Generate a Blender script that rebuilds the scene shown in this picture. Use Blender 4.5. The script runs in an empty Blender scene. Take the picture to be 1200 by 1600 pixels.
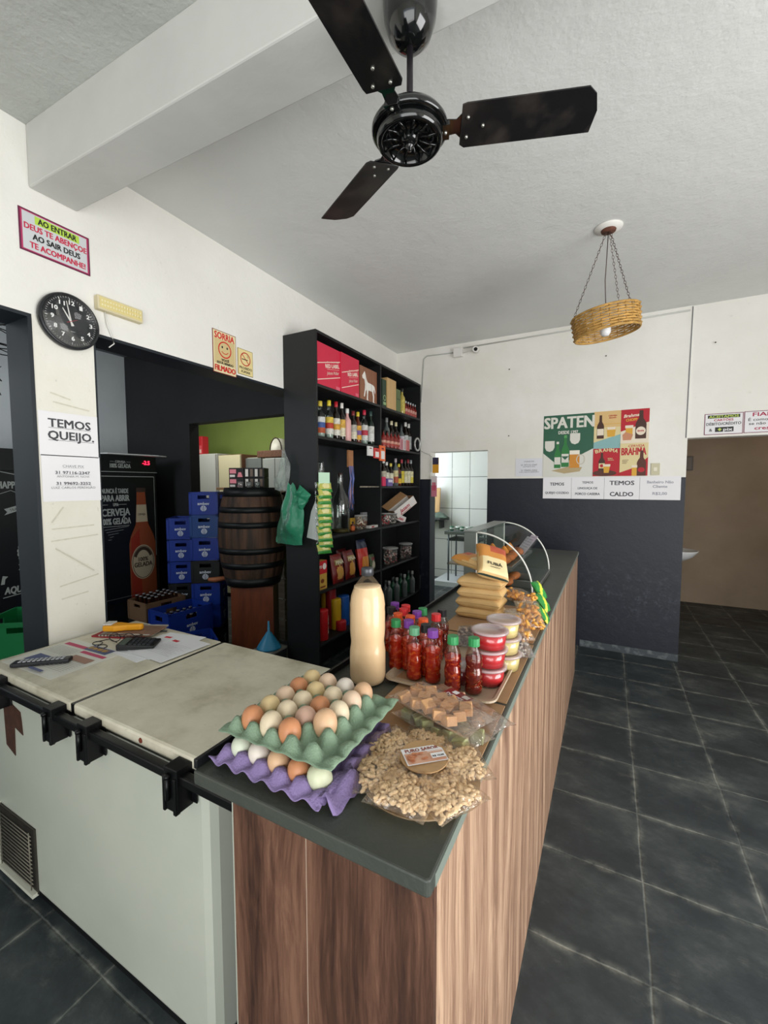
import bpy, math, random
from mathutils import Vector, Matrix, noise
D = bpy.data; S = bpy.context.scene; COL = S.collection
PI = math.pi; R = math.radians
random.seed(7)

# ------------------------------------------------------------------ camera, world, light, exposure
FPX = 657.5; CAMZ = 1.6; YAW = R(28.04); PIT = R(3.659); ROL = R(0.07)
cam = D.objects.new('camera', D.cameras.new('camera')); COL.objects.link(cam); S.camera = cam
cam.data.sensor_fit = 'VERTICAL'; cam.data.sensor_height = 32; cam.data.lens = FPX/1600*32
cam.data.clip_start = .02
cam.location = (0, 0, CAMZ)
cam.rotation_euler = (Matrix.Rotation(YAW, 3, 'Z') @ Matrix.Rotation(PI/2-PIT, 3, 'X') @ Matrix.Rotation(-ROL, 3, 'Z')).to_euler()
bpy.context.view_layer.update()
def ray(px, py):
    return (cam.rotation_euler.to_matrix() @ Vector(((px-600)/FPX, -(py-800)/FPX, -1)))
def G(px, py, x=None, y=None, z=None):           # a point of the photograph on one real plane of the room
    d = ray(px, py)
    t = (x/d.x) if x is not None else (y/d.y) if y is not None else ((z-CAMZ)/d.z)
    return Vector((d.x*t, d.y*t, CAMZ+d.z*t))
S.view_settings.view_transform = 'Standard'; S.view_settings.look = 'None'
S.view_settings.gamma = 1; S.view_settings.use_curve_mapping = False
S.view_settings.exposure = 0.0
W = D.worlds.new('world'); S.world = W; W.use_nodes = True
W.node_tree.nodes['Background'].inputs[0].default_value = (.80, .90, 1, 1)
W.node_tree.nodes['Background'].inputs[1].default_value = 1.3
def area(name, loc, rot, sx, sy, power, col=(1, 1, 1)):
    l = D.lights.new(name, 'AREA'); l.shape = 'RECTANGLE'; l.size = sx; l.size_y = sy; l.energy = power; l.color = col
    o = D.objects.new(name, l); COL.objects.link(o); o.location = loc; o.rotation_euler = [R(a) for a in rot]; return o
area('daylight_street_door', (.9, -1.75, 1.15), (108, 0, 0), 3.0, 2.1, 72, (1, .985, .95))
area('daylight_side_door', (2.75, .9, 1.2), (110, 0, 90), 2.3, 2.1, 120, (1, .99, .97))
area('fill_green_room', (-4.6, 3.45, 2.6), (38, 0, 10), 1.8, .4, 20, (1, .98, .92))  # added fill lamp above the doorway for the cabinet fronts, no window there
area('area_light_kitchen', (-3.05, 5.9, 1.9), (80, 0, -90), 1.2, 1.2, 34, (.86, .93, 1))  # area lamp inside the kitchen, its walls have no window
area('fill_back_room', (-3.9, -.7, 2.6), (84, 0, 42), 1.2, .9, 48, (.92, .96, 1))  # added fill lamp aimed to brighten the grey wall, no opening behind it
area('area_light_washroom', (2.75, 6.2, 2.2), (70, 0, 90), .7, .5, 4.5, (1, .86, .7))  # warm area lamp inside the washroom, its walls have no window

# ------------------------------------------------------------------ materials
def lin(c):
    if isinstance(c, str):
        c = [int(c[i:i+2], 16)/255 for i in (0, 2, 4)]
        c = [v/12.92 if v <= .04045 else ((v+.055)/1.055)**2.4 for v in c]
    return (*c[:3], 1)
MC = {}
def mat(col, rough=.5, metal=0, vary=0, vscale=8, bump=0, bscale=40, trans=0, spec=.5, coat=0, emit=0, col2=None, v0=.35, v1=.65, stretch=None, ior=1.45):
    key = (str(col), rough, metal, vary, vscale, bump, bscale, trans, spec, coat, emit, str(col2), v0, v1, str(stretch))
    if key in MC: return MC[key]
    m = D.materials.new('paint_'+(col if isinstance(col, str) else 'mix')); m.use_nodes = True
    N = m.node_tree.nodes; L = m.node_tree.links; b = N['Principled BSDF']
    b.inputs['Base Color'].default_value = lin(col); b.inputs['Roughness'].default_value = rough
    b.inputs['Metallic'].default_value = metal; b.inputs['Transmission Weight'].default_value = trans
    b.inputs['Specular IOR Level'].default_value = spec; b.inputs['Coat Weight'].default_value = coat
    b.inputs['IOR'].default_value = ior
    if emit: b.inputs['Emission Color'].default_value = lin(col); b.inputs['Emission Strength'].default_value = emit
    if vary or col2 or bump:
        tc = N.new('ShaderNodeTexCoord'); mp = N.new('ShaderNodeMapping'); L.new(tc.outputs['Object'], mp.inputs[0])
        if stretch: mp.inputs['Scale'].default_value = stretch
    if vary or col2:
        n = N.new('ShaderNodeTexNoise'); n.inputs['Scale'].default_value = vscale; n.inputs['Detail'].default_value = 6
        L.new(mp.outputs[0], n.inputs['Vector'])
        r = N.new('ShaderNodeValToRGB'); r.color_ramp.elements[0].position = v0; r.color_ramp.elements[1].position = v1
        a = lin(col); k = col2 and lin(col2) or tuple(x*(1-vary) for x in a[:3])+(1,)
        r.color_ramp.elements[0].color = a; r.color_ramp.elements[1].color = k
        L.new(n.outputs[0], r.inputs[0]); L.new(r.outputs[0], b.inputs['Base Color'])
    if bump:
        n2 = N.new('ShaderNodeTexNoise'); n2.inputs['Scale'].default_value = bscale; n2.inputs['Detail'].default_value = 4
        L.new(mp.outputs[0], n2.inputs['Vector'])
        bp = N.new('ShaderNodeBump'); bp.inputs['Strength'].default_value = bump; bp.inputs['Distance'].default_value = .01
        L.new(n2.outputs[0], bp.inputs['Height']); L.new(bp.outputs[0], b.inputs['Normal'])
    MC[key] = m; return m
def film(col='ffffff', gloss=.16, rough=.12, tint=1.0, bump=0, bscale=30, milky=0, fres=.38):
    key = ('film', col, gloss, rough, tint, bump, milky, bscale, fres)
    if key in MC: return MC[key]
    m = D.materials.new('clear_film'); m.use_nodes = True; N = m.node_tree.nodes; L = m.node_tree.links
    N.remove(N['Principled BSDF']); out = N['Material Output']
    t = N.new('ShaderNodeBsdfTransparent'); t.inputs[0].default_value = lin(col)
    g = N.new('ShaderNodeBsdfGlossy'); g.inputs['Roughness'].default_value = rough
    lw = N.new('ShaderNodeLayerWeight'); lw.inputs[0].default_value = .25
    mr = N.new('ShaderNodeMath'); mr.operation = 'MULTIPLY_ADD'; mr.inputs[1].default_value = fres; mr.inputs[2].default_value = gloss*.12; mr.use_clamp = True
    mx = N.new('ShaderNodeMixShader'); L.new(lw.outputs['Fresnel'], mr.inputs[0]); L.new(mr.outputs[0], mx.inputs[0])
    base = t
    if milky:
        df = N.new('ShaderNodeBsdfTranslucent'); df.inputs[0].default_value = lin(col)
        d2 = N.new('ShaderNodeBsdfDiffuse'); d2.inputs[0].default_value = lin(col)
        ad = N.new('ShaderNodeMixShader'); ad.inputs[0].default_value = .5; L.new(df.outputs[0], ad.inputs[1]); L.new(d2.outputs[0], ad.inputs[2])
        mk = N.new('ShaderNodeMixShader'); mk.inputs[0].default_value = milky; L.new(t.outputs[0], mk.inputs[1]); L.new(ad.outputs[0], mk.inputs[2]); base = mk
    L.new(base.outputs[0], mx.inputs[1]); L.new(g.outputs[0], mx.inputs[2]); L.new(mx.outputs[0], out.inputs[0])
    if bump:
        n2 = N.new('ShaderNodeTexNoise'); n2.inputs['Scale'].default_value = bscale; n2.inputs['Detail'].default_value = 3
        tc = N.new('ShaderNodeTexCoord'); L.new(tc.outputs['Object'], n2.inputs['Vector'])
        bp = N.new('ShaderNodeBump'); bp.inputs['Strength'].default_value = bump; bp.inputs['Distance'].default_value = .02
        L.new(n2.outputs[0], bp.inputs['Height']); L.new(bp.outputs[0], g.inputs['Normal']); L.new(bp.outputs[0], lw.inputs['Normal'])
    MC[key] = m; return m
def nodes_mat(name):
    m = D.materials.new(name); m.use_nodes = True; return m, m.node_tree.nodes, m.node_tree.links, m.node_tree.nodes['Principled BSDF']
def mth(N, L, op, a, b=None, c=None, clamp=False):
    n = N.new('ShaderNodeMath'); n.operation = op; n.use_clamp = clamp
    for i, v in enumerate((a, b, c)):
        if v is None: continue
        if isinstance(v, (int, float)): n.inputs[i].default_value = v
        else: L.new(v, n.inputs[i])
    return n.outputs[0]
def nz(N, L, vec, scale, detail=5, rough=.5):
    n = N.new('ShaderNodeTexNoise'); n.inputs['Scale'].default_value = scale; n.inputs['Detail'].default_value = detail; n.inputs['Roughness'].default_value = rough
    if vec is not None: L.new(vec, n.inputs['Vector'])
    return n.outputs[0]
def ramp(N, L, fac, stops):
    r = N.new('ShaderNodeValToRGB'); e = r.color_ramp.elements
    while len(e) < len(stops): e.new(.5)
    for i, (p, c) in enumerate(stops): e[i].position = p; e[i].color = lin(c)
    L.new(fac, r.inputs[0]); return r.outputs[0]
def mixc(N, L, fac, a, b):
    n = N.new('ShaderNodeMix'); n.data_type = 'RGBA'
    if isinstance(fac, (int, float)): n.inputs[0].default_value = fac
    else: L.new(fac, n.inputs[0])
    for i, v in ((6, a), (7, b)):
        if isinstance(v, str): n.inputs[i].default_value = lin(v)
        else: L.new(v, n.inputs[i])
    return n.outputs[2]
def bumpn(N, L, h, b, strength=.3, dist=.01):
    bp = N.new('ShaderNodeBump'); bp.inputs['Strength'].default_value = strength; bp.inputs['Distance'].default_value = dist
    L.new(h, bp.inputs['Height']); L.new(bp.outputs[0], b.inputs['Normal'])
def grid_mat(name, axes, org, pitch, joint, tile_stops, joint_col, wob=.004, rough=.5, jstr=.7, nscale=3, jn=18):
    m, N, L, b = nodes_mat(name); g = N.new('ShaderNodeNewGeometry'); sp = N.new('ShaderNodeSeparateXYZ')
    w = N.new('ShaderNodeTexNoise'); w.inputs['Scale'].default_value = 5; L.new(g.outputs['Position'], w.inputs['Vector'])
    ad = N.new('ShaderNodeVectorMath'); ad.operation = 'MULTIPLY_ADD'; L.new(w.outputs['Color'], ad.inputs[0]); ad.inputs[1].default_value = (wob*4,)*3; L.new(g.outputs['Position'], ad.inputs[2])
    L.new(ad.outputs[0], sp.inputs[0]); ds = []
    for a, o, p in zip(axes, org, pitch):
        f = mth(N, L, 'DIVIDE', mth(N, L, 'SUBTRACT', sp.outputs[a], o), p)
        d = mth(N, L, 'ABSOLUTE', mth(N, L, 'SUBTRACT', f, mth(N, L, 'ROUND', f)))
        ds.append(mth(N, L, 'MULTIPLY', d, p))
    d = mth(N, L, 'MINIMUM', *ds)
    j = mth(N, L, 'SUBTRACT', 1, mth(N, L, 'DIVIDE', d, joint, clamp=True), clamp=True)
    j = mth(N, L, 'SMOOTH_MIN', mth(N, L, 'MULTIPLY', j, 2.2), 1, .3)
    jj = mth(N, L, 'MULTIPLY', j, mth(N, L, 'MULTIPLY', nz(N, L, g.outputs['Position'], jn, 4), jstr*2), clamp=True)
    base = ramp(N, L, nz(N, L, g.outputs['Position'], nscale, 8, .62), tile_stops)
    L.new(mixc(N, L, jj, base, joint_col), b.inputs['Base Color']); b.inputs['Roughness'].default_value = rough
    return m, N, L, b, g, j
# slate floor
floor_m, N, L, b = nodes_mat('slate_floor'); g = N.new('ShaderNodeNewGeometry'); P = g.outputs['Position']; sp = N.new('ShaderNodeSeparateXYZ')
w = N.new('ShaderNodeTexNoise'); w.inputs['Scale'].default_value = 4; w.inputs['Detail'].default_value = 5; L.new(P, w.inputs['Vector'])
ad = N.new('ShaderNodeVectorMath'); ad.operation = 'MULTIPLY_ADD'; L.new(w.outputs['Color'], ad.inputs[0]); ad.inputs[1].default_value = (.022,)*3; L.new(P, ad.inputs[2]); L.new(ad.outputs[0], sp.inputs[0])
ds = []
for a_, o_, p_ in ((0, .18, .395), (1, 3.919, .402)):
    f = mth(N, L, 'DIVIDE', mth(N, L, 'SUBTRACT', sp.outputs[a_], o_), p_); ds.append(mth(N, L, 'MULTIPLY', mth(N, L, 'ABSOLUTE', mth(N, L, 'SUBTRACT', f, mth(N, L, 'ROUND', f))), p_))
d = mth(N, L, 'MINIMUM', *ds)
thin = mth(N, L, 'SUBTRACT', 1, mth(N, L, 'DIVIDE', d, .0055, clamp=True), clamp=True)
halo = mth(N, L, 'SUBTRACT', 1, mth(N, L, 'DIVIDE', d, .032, clamp=True), clamp=True)
g1 = mth(N, L, 'MULTIPLY', mth(N, L, 'SUBTRACT', nz(N, L, P, 9, 8, .7), .44, clamp=True), 4, clamp=True)
g2 = mth(N, L, 'MULTIPLY', mth(N, L, 'SUBTRACT', nz(N, L, P, 3.1, 6, .6), .36, clamp=True), 4, clamp=True)
fac = mth(N, L, 'ADD', mth(N, L, 'MULTIPLY', mth(N, L, 'MULTIPLY', halo, halo), mth(N, L, 'MULTIPLY', g1, .8)), mth(N, L, 'MULTIPLY', thin, mth(N, L, 'MULTIPLY', g2, .42)), clamp=True)
mp = N.new('ShaderNodeMapping'); L.new(P, mp.inputs[0]); mp.inputs['Scale'].default_value = (1, 1.5, 1); mp.inputs['Rotation'].default_value = (0, 0, .6)
base = ramp(N, L, nz(N, L, mp.outputs[0], 2.3, 12, .70), [(.30, '23292c'), (.45, '2d3437'), (.54, '394042'), (.62, '4b5050'), (.74, '72756e')])
streak = mth(N, L, 'MULTIPLY', mth(N, L, 'SUBTRACT', nz(N, L, mp.outputs[0], 6, 14, .8), .57, clamp=True), 4.5, clamp=True)
base = mixc(N, L, mth(N, L, 'MULTIPLY', streak, .7), base, '6d7068')
L.new(mixc(N, L, fac, base, '999b92'), b.inputs['Base Color'])
hh_ = mth(N, L, 'ADD', mth(N, L, 'MULTIPLY', thin, -.6), mth(N, L, 'MULTIPLY', nz(N, L, P, 16, 10, .65), .9)); bumpn(N, L, hh_, b, .35, .008)
rr = N.new('ShaderNodeMapRange'); rr.inputs[3].default_value = .36; rr.inputs[4].default_value = .72; L.new(nz(N, L, P, 5, 6), rr.inputs[0]); L.new(rr.outputs[0], b.inputs['Roughness'])
# white kitchen tile
ktile_m, N, L, b, g, j = grid_mat('white_wall_tile', (0, 2), (-2.04, .138), (.31, .533), .006, [(.3, 'd2d4d2'), (.7, 'dcdcd8')], '6c6e6e', wob=.0005, rough=.18, jstr=1.2, nscale=1)
bumpn(N, L, mth(N, L, 'MULTIPLY', j, -1), b, .4, .003)
# plaster, white, with an optional dark painted dado
def plaster(name, top, dado=None, zsplit=0, topvar=None, scuff=True, bump=.25, dirt=.0):
    m, N, L, b = nodes_mat(name); g = N.new('ShaderNodeNewGeometry'); P = g.outputs['Position']
    base = ramp(N, L, nz(N, L, P, 1.6, 7, .6), [(.35, top), (.7, topvar or top)])
    if dirt:
        n2 = nz(N, L, P, 26, 8, .7); base = mixc(N, L, mth(N, L, 'MULTIPLY', mth(N, L, 'SUBTRACT', n2, .64, clamp=True), 6*dirt, clamp=True), base, '7c776a')
    rough = .8
    if dado:
        sp = N.new('ShaderNodeSeparateXYZ'); L.new(P, sp.inputs[0]); z = sp.outputs[2]
        k = mth(N, L, 'LESS_THAN', z, zsplit)
        n3 = nz(N, L, P, 17, 10, .75)
        band = mth(N, L, 'SUBTRACT', 1, mth(N, L, 'MULTIPLY', mth(N, L, 'ABSOLUTE', mth(N, L, 'SUBTRACT', z, .52)), 2.6, clamp=True), clamp=True)
        sc = mth(N, L, 'MULTIPLY', mth(N, L, 'MULTIPLY', mth(N, L, 'SUBTRACT', n3, .53, clamp=True), 5, clamp=True), band)
        dk = mixc(N, L, sc if scuff else 0, dado, '454b57')
        base = mixc(N, L, k, base, dk)
        L.new(mth(N, L, 'SUBTRACT', .8, mth(N, L, 'MULTIPLY', k, .30)), b.inputs['Roughness'])
    else: b.inputs['Roughness'].default_value = rough
    L.new(base, b.inputs['Base Color'])
    bumpn(N, L, mth(N, L, 'ADD', nz(N, L, P, 9, 6, .6), mth(N, L, 'MULTIPLY', nz(N, L, P, 60, 3), .25)), b, bump, .012)
    return m
white_m = plaster('white_plaster', 'eeece6', topvar='e6e3db', dirt=.35)
pillar_m = plaster('scuffed_cream_plaster', 'edeae0', topvar='e2decf', dirt=.9)
ceil_m = plaster('ceiling_plaster', 'dedfdc', topvar='d8d9d6', bump=.45)
rough_ceil_m = plaster('rough_ceiling_plaster', 'babdb8', topvar='acafaa', bump=.9)
back_m = plaster('painted_back_wall', 'efede7', '111624', 1.667, topvar='e4e0d6', dirt=.15)
beige_m = plaster('beige_plaster', 'a8957f', topvar='988670')
grey_m = plaster('grey_plaster', 'c0c6c6', topvar='b2b8ba')
black_m = mat('1c1f23', .55, vary=.3, vscale=3)
navy_m = mat('20262d', .5, vary=.25, vscale=4)
green_m = plaster('green_plaster', '93a858', topvar='879c50')
# wood laminate (grain along Z)
def wood(name, stops, gz=.55, sc=14, rough=.4):
    m, N, L, b = nodes_mat(name); tc = N.new('ShaderNodeTexCoord'); mp = N.new('ShaderNodeMapping'); L.new(tc.outputs['Object'], mp.inputs[0])
    mp.inputs['Scale'].default_value = (sc, sc, gz)
    ds = N.new('ShaderNodeTexNoise'); ds.inputs['Scale'].default_value = 1.1; ds.inputs['Detail'].default_value = 2; mp2 = N.new('ShaderNodeMapping'); mp2.inputs['Scale'].default_value = (3.5, 3.5, 1.1); L.new(tc.outputs['Object'], mp2.inputs[0]); L.new(mp2.outputs[0], ds.inputs['Vector'])
    va = N.new('ShaderNodeVectorMath'); va.operation = 'MULTIPLY_ADD'; L.new(ds.outputs['Color'], va.inputs[0]); va.inputs[1].default_value = (sc*.13, sc*.13, 0); L.new(mp.outputs[0], va.inputs[2])
    n = nz(N, L, va.outputs[0], 1.5, 3, .5); n2_ = nz(N, L, va.outputs[0], 9, 8, .7)
    f = mth(N, L, 'ADD', mth(N, L, 'MULTIPLY', n, .52), mth(N, L, 'MULTIPLY', n2_, .48))
    L.new(ramp(N, L, f, stops), b.inputs['Base Color']); b.inputs['Roughness'].default_value = rough
    bumpn(N, L, f, b, .12, .004); return m
wood_m = wood('walnut_laminate_shaded_front', [(.36, '33211a'), (.46, '4f3529'), (.53, '634536'), (.64, '7d5b49')], gz=.7, sc=13)  # counter front: same laminate as the side, its shade put into darker tones
counter_m = mat('444842', .42, vary=.25, vscale=5, bump=.12, bscale=90)
blackmetal = mat('0e0f11', .35, metal=.3); blackpl = mat('121315', .35); steel = mat('9a9c9c', .3, metal=.9); darksteel = mat('4c5050', .35, metal=.8)
white_pl = mat('e8e6e0', .45); paper = mat('eceaec', .75)

# ------------------------------------------------------------------ mesh builder
TXT = {}
def text_geo(s, bold):
    k = (s, bold)
    if k in TXT: return TXT[k]
    c = D.curves.new('lettering', 'FONT'); c.body = s; c.size = 1; c.offset = bold; c.resolution_u = 2; c.fill_mode = 'FRONT'; c.dimensions = '2D'
    o = D.objects.new('lettering', c); COL.objects.link(o); bpy.context.view_layer.update()
    me = o.evaluated_get(bpy.context.evaluated_depsgraph_get()).to_mesh()
    vs = [(v.co.x, v.co.y) for v in me.vertices]; fs = [tuple(p.vertices) for p in me.polygons]
    D.objects.remove(o); D.curves.remove(c); TXT[k] = (vs, fs); return TXT[k]
class MB:
    def __init__(s, T=None): s.v = []; s.f = []; s.m = []; s.s = []; s.T = T or Matrix(); s.k = 0
    def add(s, vs, fs, mi=0, sm=False):
        n = len(s.v); s.v += [tuple(s.T @ Vector(v)) for v in vs]; s.f += [tuple(n+i for i in f) for f in fs]
        s.m += [mi]*len(fs) if isinstance(mi, int) else list(mi); s.s += [sm]*len(fs); return s
    def box(s, x0, x1, y0, y1, z0, z1, mi=0):
        v = [(x, y, z) for x in (x0, x1) for y in (y0, y1) for z in (z0, z1)]
        return s.add(v, [(0, 1, 3, 2), (4, 6, 7, 5), (0, 4, 5, 1), (2, 3, 7, 6), (0, 2, 6, 4), (1, 5, 7, 3)], mi)
    def lathe(s, prof, n=24, mi=0, at=(0, 0, 0), sm=True, sx=1, sy=1):
        vs = []; fs = []
        for r, z in prof:
            for i in range(n):
                a = 2*PI*i/n; vs.append((at[0]+r*sx*math.cos(a), at[1]+r*sy*math.sin(a), at[2]+z))
        for j in range(len(prof)-1):
            for i in range(n):
                a, b_ = j*n+i, j*n+(i+1) % n; fs.append((a, b_, b_+n, a+n))
        if prof[0][0] > 1e-6: fs.append(tuple(range(n))[::-1])
        if prof[-1][0] > 1e-6: fs.append(tuple((len(prof)-1)*n+i for i in range(n)))
        return s.add(vs, fs, mi, sm)
    def tube(s, pts, r, n=8, mi=0, caps=True, closed=False):
        pts = [Vector(p) for p in pts]; vs = []; fs = []; K = len(pts); up = Vector((0, 0, 1)); rs = r if isinstance(r, (list, tuple)) else [r]*K
        for i, p in enumerate(pts):
            if closed: d = pts[(i+1) % K]-pts[i-1]
            else: d = pts[min(i+1, K-1)]-pts[max(i-1, 0)]
            d = d.normalized() if d.length > 1e-9 else Vector((0, 0, 1))
            a = d.cross(up); a = d.cross(Vector((1, 0, 0))) if a.length < .05 else a; a.normalize(); b_ = d.cross(a)
            for j in range(n):
                t = 2*PI*j/n; vs.append(p+(a*math.cos(t)+b_*math.sin(t))*rs[i])
        for i in range(K if closed else K-1):
            for j in range(n):
                q = ((i+1) % K)*n; fs.append((i*n+j, i*n+(j+1) % n, q+(j+1) % n, q+j))
        if caps and not closed: fs += [tuple(range(n))[::-1], tuple((K-1)*n+j for j in range(n))]
        return s.add(vs, fs, mi, True)
    def prism(s, poly, y0, y1, mi=0):                     # polygon in local X/Z, extruded along Y
        n = len(poly); v = [(x, y0, z) for x, z in poly]+[(x, y1, z) for x, z in poly]
        return s.add(v, [tuple(range(n)), tuple(range(2*n-1, n-1, -1))]+[(i, i+n, (i+1) % n+n, (i+1) % n) for i in range(n)], mi)
    def slab(s, poly, z0, z1, mi=0):                      # polygon in X/Y, extruded along Z
        n = len(poly); v = [(x, y, z0) for x, y in poly]+[(x, y, z1) for x, y in poly]
        return s.add(v, [tuple(range(n))[::-1], tuple(range(n, 2*n))]+[(i, (i+1) % n, (i+1) % n+n, i+n) for i in range(n)], mi)
    # flat print facing -Y
    def lay(s): s.k += 1; return -s.k*.00025
    def rect(s, x0, x1, z0, z1, mi): y = s.lay(); return s.add([(x0, y, z0), (x1, y, z0), (x1, y, z1), (x0, y, z1)], [(0, 1, 2, 3)], mi)
    def poly(s, pts, mi): y = s.lay(); return s.add([(x, y, z) for x, z in pts], [tuple(range(len(pts)))], mi)
    def disc(s, cx, cz, rx, rz, mi, n=28): return s.poly([(cx+rx*math.cos(2*PI*i/n), cz+rz*math.sin(2*PI*i/n)) for i in range(n)], mi)
    def ring(s, cx, cz, r, w, mi, n=32, rz=None):
        y = s.lay(); rz = rz or r; vs = []
        for i in range(n):
            a = 2*PI*i/n; vs += [(cx+r*math.cos(a), y, cz+rz*math.sin(a)), (cx+(r-w)*math.cos(a), y, cz+(rz-w)*math.sin(a))]
        return s.add(vs, [(2*i, 2*((i+1) % n), 2*((i+1) % n)+1, 2*i+1) for i in range(n)], mi)
    def line(s, x0, z0, x1, z1, w, mi):
        d = Vector((x1-x0, z1-z0)); d.normalize(); q = Vector((-d.y, d.x))*w/2
        return s.poly([(x0+q.x, z0+q.y), (x0-q.x, z0-q.y), (x1-q.x, z1-q.y), (x1+q.x, z1+q.y)], mi)
    def text(s, t, cx, cz, w, h, mi, bold=.012, rot=0, shear=0):
        vs, fs = text_geo(t, 0)
        if not vs: return s
        xs = [v[0] for v in vs]; x0, x1 = min(xs), max(xs); y = s.lay(); ca, sa = math.cos(rot), math.sin(rot)
        out = []
        for a, c in vs:
            u = ((a-x0)/(x1-x0)-.5)*w; q = (c/.69-.5)*h; u += shear*q
            out.append((cx+u*ca-q*sa, y, cz+u*sa+q*ca))
        e = min(bold, .024)*h*1.9
        for i, (ox, oz) in enumerate(((-e, e*.6), (e, e*.6), (-e, -e*.6), (e, -e*.6), (0, 0)) if bold > .008 else ((0, 0),)): s.add([(a+ox, b_-i*.00001, c+oz) for a, b_, c in out], fs, mi)
        return s
    def build(s, name, mats, parent=None, loc=(0, 0, 0), rot=(0, 0, 0), bev=0, solid=0, sub=0):
        me = D.meshes.new(name); me.from_pydata(s.v, [], s.f); mats = mats if isinstance(mats, (list, tuple)) else [mats]
        for m in mats: me.materials.append(m)
        me.polygons.foreach_set('material_index', [min(i, len(mats)-1) for i in s.m]); me.polygons.foreach_set('use_smooth', s.s); me.update()
        o = D.objects.new(name, me); COL.objects.link(o); o.parent = parent; o.location = loc; o.rotation_euler = rot
        if solid: md = o.modifiers.new('thickness', 'SOLIDIFY'); md.thickness = solid; md.offset = 0
        if bev: md = o.modifiers.new('bevel', 'BEVEL'); md.width = bev; md.segments = 2; md.limit_method = 'ANGLE'
        if sub: md = o.modifiers.new('subdivision', 'SUBSURF'); md.levels = md.render_levels = sub
        return o
def tag(o, label, cat, group=None):
    o['label'] = label; o['category'] = cat
    if group: o['group'] = group
    return o
def thing(name, label, cat, loc=(0, 0, 0), rot=(0, 0, 0), group=None):
    o = D.objects.new(name, None); COL.objects.link(o); o.location = loc; o.rotation_euler = rot; o.empty_display_size = .05
    return tag(o, label, cat, group)
def struct(o): o['kind'] = 'structure'; return o
def copy_tree(o, parent=None):
    c = o.copy(); COL.objects.link(c); c.parent = parent
    for ch in [q for q in D.objects if q.parent == o]: copy_tree(ch, c)
    return c
def sbox(name, x0, x1, y0, y1, z0, z1, m, bev=0): return struct(MB().box(x0, x1, y0, y1, z0, z1).build(name, m, bev=bev))
LROT = (0, 0, PI/2)                                        # sheets that hang on the left wall face +X

# ------------------------------------------------------------------ the building
XL, YB, ZC = -2.24, 4.54, 3.14
sbox('floor', -7.2, 3.3, -2.3, 7.3, -.1, 0, floor_m)
sbox('ceiling', -2.43, 3.3, -2.2, 4.69, ZC, ZC+.12, ceil_m)
sbox('ceiling_front', -2.24, 3.2, -2.0, 1.13, ZC-.004, ZC+.03, rough_ceil_m)
bm = MB(); bm.slab([(XL, .955), (3.2, 1.135), (3.2, 1.325), (XL, 1.142)], 2.88, ZC); struct(bm.build('trim_1', mat('d0d0cc', .8, vary=.06, vscale=4, bump=.3, bscale=10), bev=.006))
w = MB()
w.box(XL-.19, XL, -2.1, -.25, 0, ZC).box(XL-.19, XL, -.25, 3.1, 2.345, ZC).box(XL-.19, XL, 3.1, 4.69, 0, ZC)
struct(w.build('wall_left', white_m))
struct(MB().box(XL-.19, XL, .94, 1.19, 0, 2.345).build('wall_left_pillar', pillar_m))
t = MB()
t.box(XL-.19, XL+.002, -.25, .94, 2.33, 2.345).box(XL-.2, XL+.003, .925, .94, 0, 2.33)
struct(t.build('trim_2', navy_m))
t = MB(); t.box(XL-.19, XL+.002, 1.19, 3.09, 2.33, 2.345).box(XL-.19, XL-.002, 1.19, 1.2, 0, 2.33)
struct(t.build('trim_3', navy_m))
w = MB(); T = .16
w.box(-2.24, -1.815, YB, YB+T, 0, ZC).box(-1.815, -1.155, YB, YB+T, 1.975, ZC).box(-1.155, .60, YB, YB+T, 0, ZC)
struct(w.build('wall_back', back_m))
w = MB(); w.box(.60, 1.95, YB+.012, YB+T, 2.01, ZC).box(1.95, 3.3, YB+.012, YB+T, 0, ZC); struct(w.build('wall_back_right', white_m))
sbox('baseboard_back', -.21, .60, YB-.012, YB, 0, .065, mat('41474b', .5, vary=.3, vscale=20, col2='747a7c', v0=.5, v1=.75))
w = MB(); w.box(2.9, 3.1, -2.1, -.3, 0, ZC).box(2.9, 3.1, -.3, 2.1, 2.3, ZC).box(2.9, 3.1, 2.1, 4.69, 0, ZC); struct(w.build('wall_right', white_m))
w = MB(); w.box(-2.43, -.8, -2.1, -1.9, 0, ZC).box(-.8, 2.6, -2.1, -1.9, 2.4, ZC).box(2.6, 3.1, -2.1, -1.9, 0, ZC); struct(w.build('wall_front', white_m))
# rooms behind
sbox('wall_kitchen_far', -3.3, -.6, 6.88, 7.0, 0, 2.9, ktile_m)
sbox('wall_kitchen_left', -3.3, -3.2, 4.7, 6.88, 0, 2.9, white_pl); sbox('wall_kitchen_right', -.9, -.8, 4.7, 6.88, 0, 2.9, white_pl); sbox('ceiling_kitchen', -3.3, -.8, 4.7, 7, 2.9, 3, white_pl)
w = MB(); w.box(.3, 3.1, 6.95, 7.1, 0, 2.8).box(.32, .45, 4.7, 6.95, 0, 2.8).box(3.0, 3.1, 4.7, 6.95, 0, 2.8); struct(w.build('wall_washroom', beige_m)); sbox('ceiling_washroom', .3, 3.1, 4.7, 7.1, 2.7, 2.8, beige_m)
YD = 3.1
w = MB(); w.box(-5.3, -5.2, -1.2, YD, 0, ZC).box(-5.3, XL-.19, -1.3, -1.2, 0, ZC); struct(w.build('wall_back_room', grey_m))
w = MB(); w.box(-5.3, -4.06, YD, YD+.12, 0, ZC).box(-4.06, XL-.19, YD, YD+.12, 2.27, ZC); struct(w.build('wall_back_room_dark', mat('1b1c1d', .65, vary=.3, vscale=2, bump=.15, bscale=12)))
sbox('ceiling_back_room', -5.3, XL-.19, -1.3, YD+.12, ZC, ZC+.1, mat('6c7072', .85, vary=.15, vscale=2))
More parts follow.
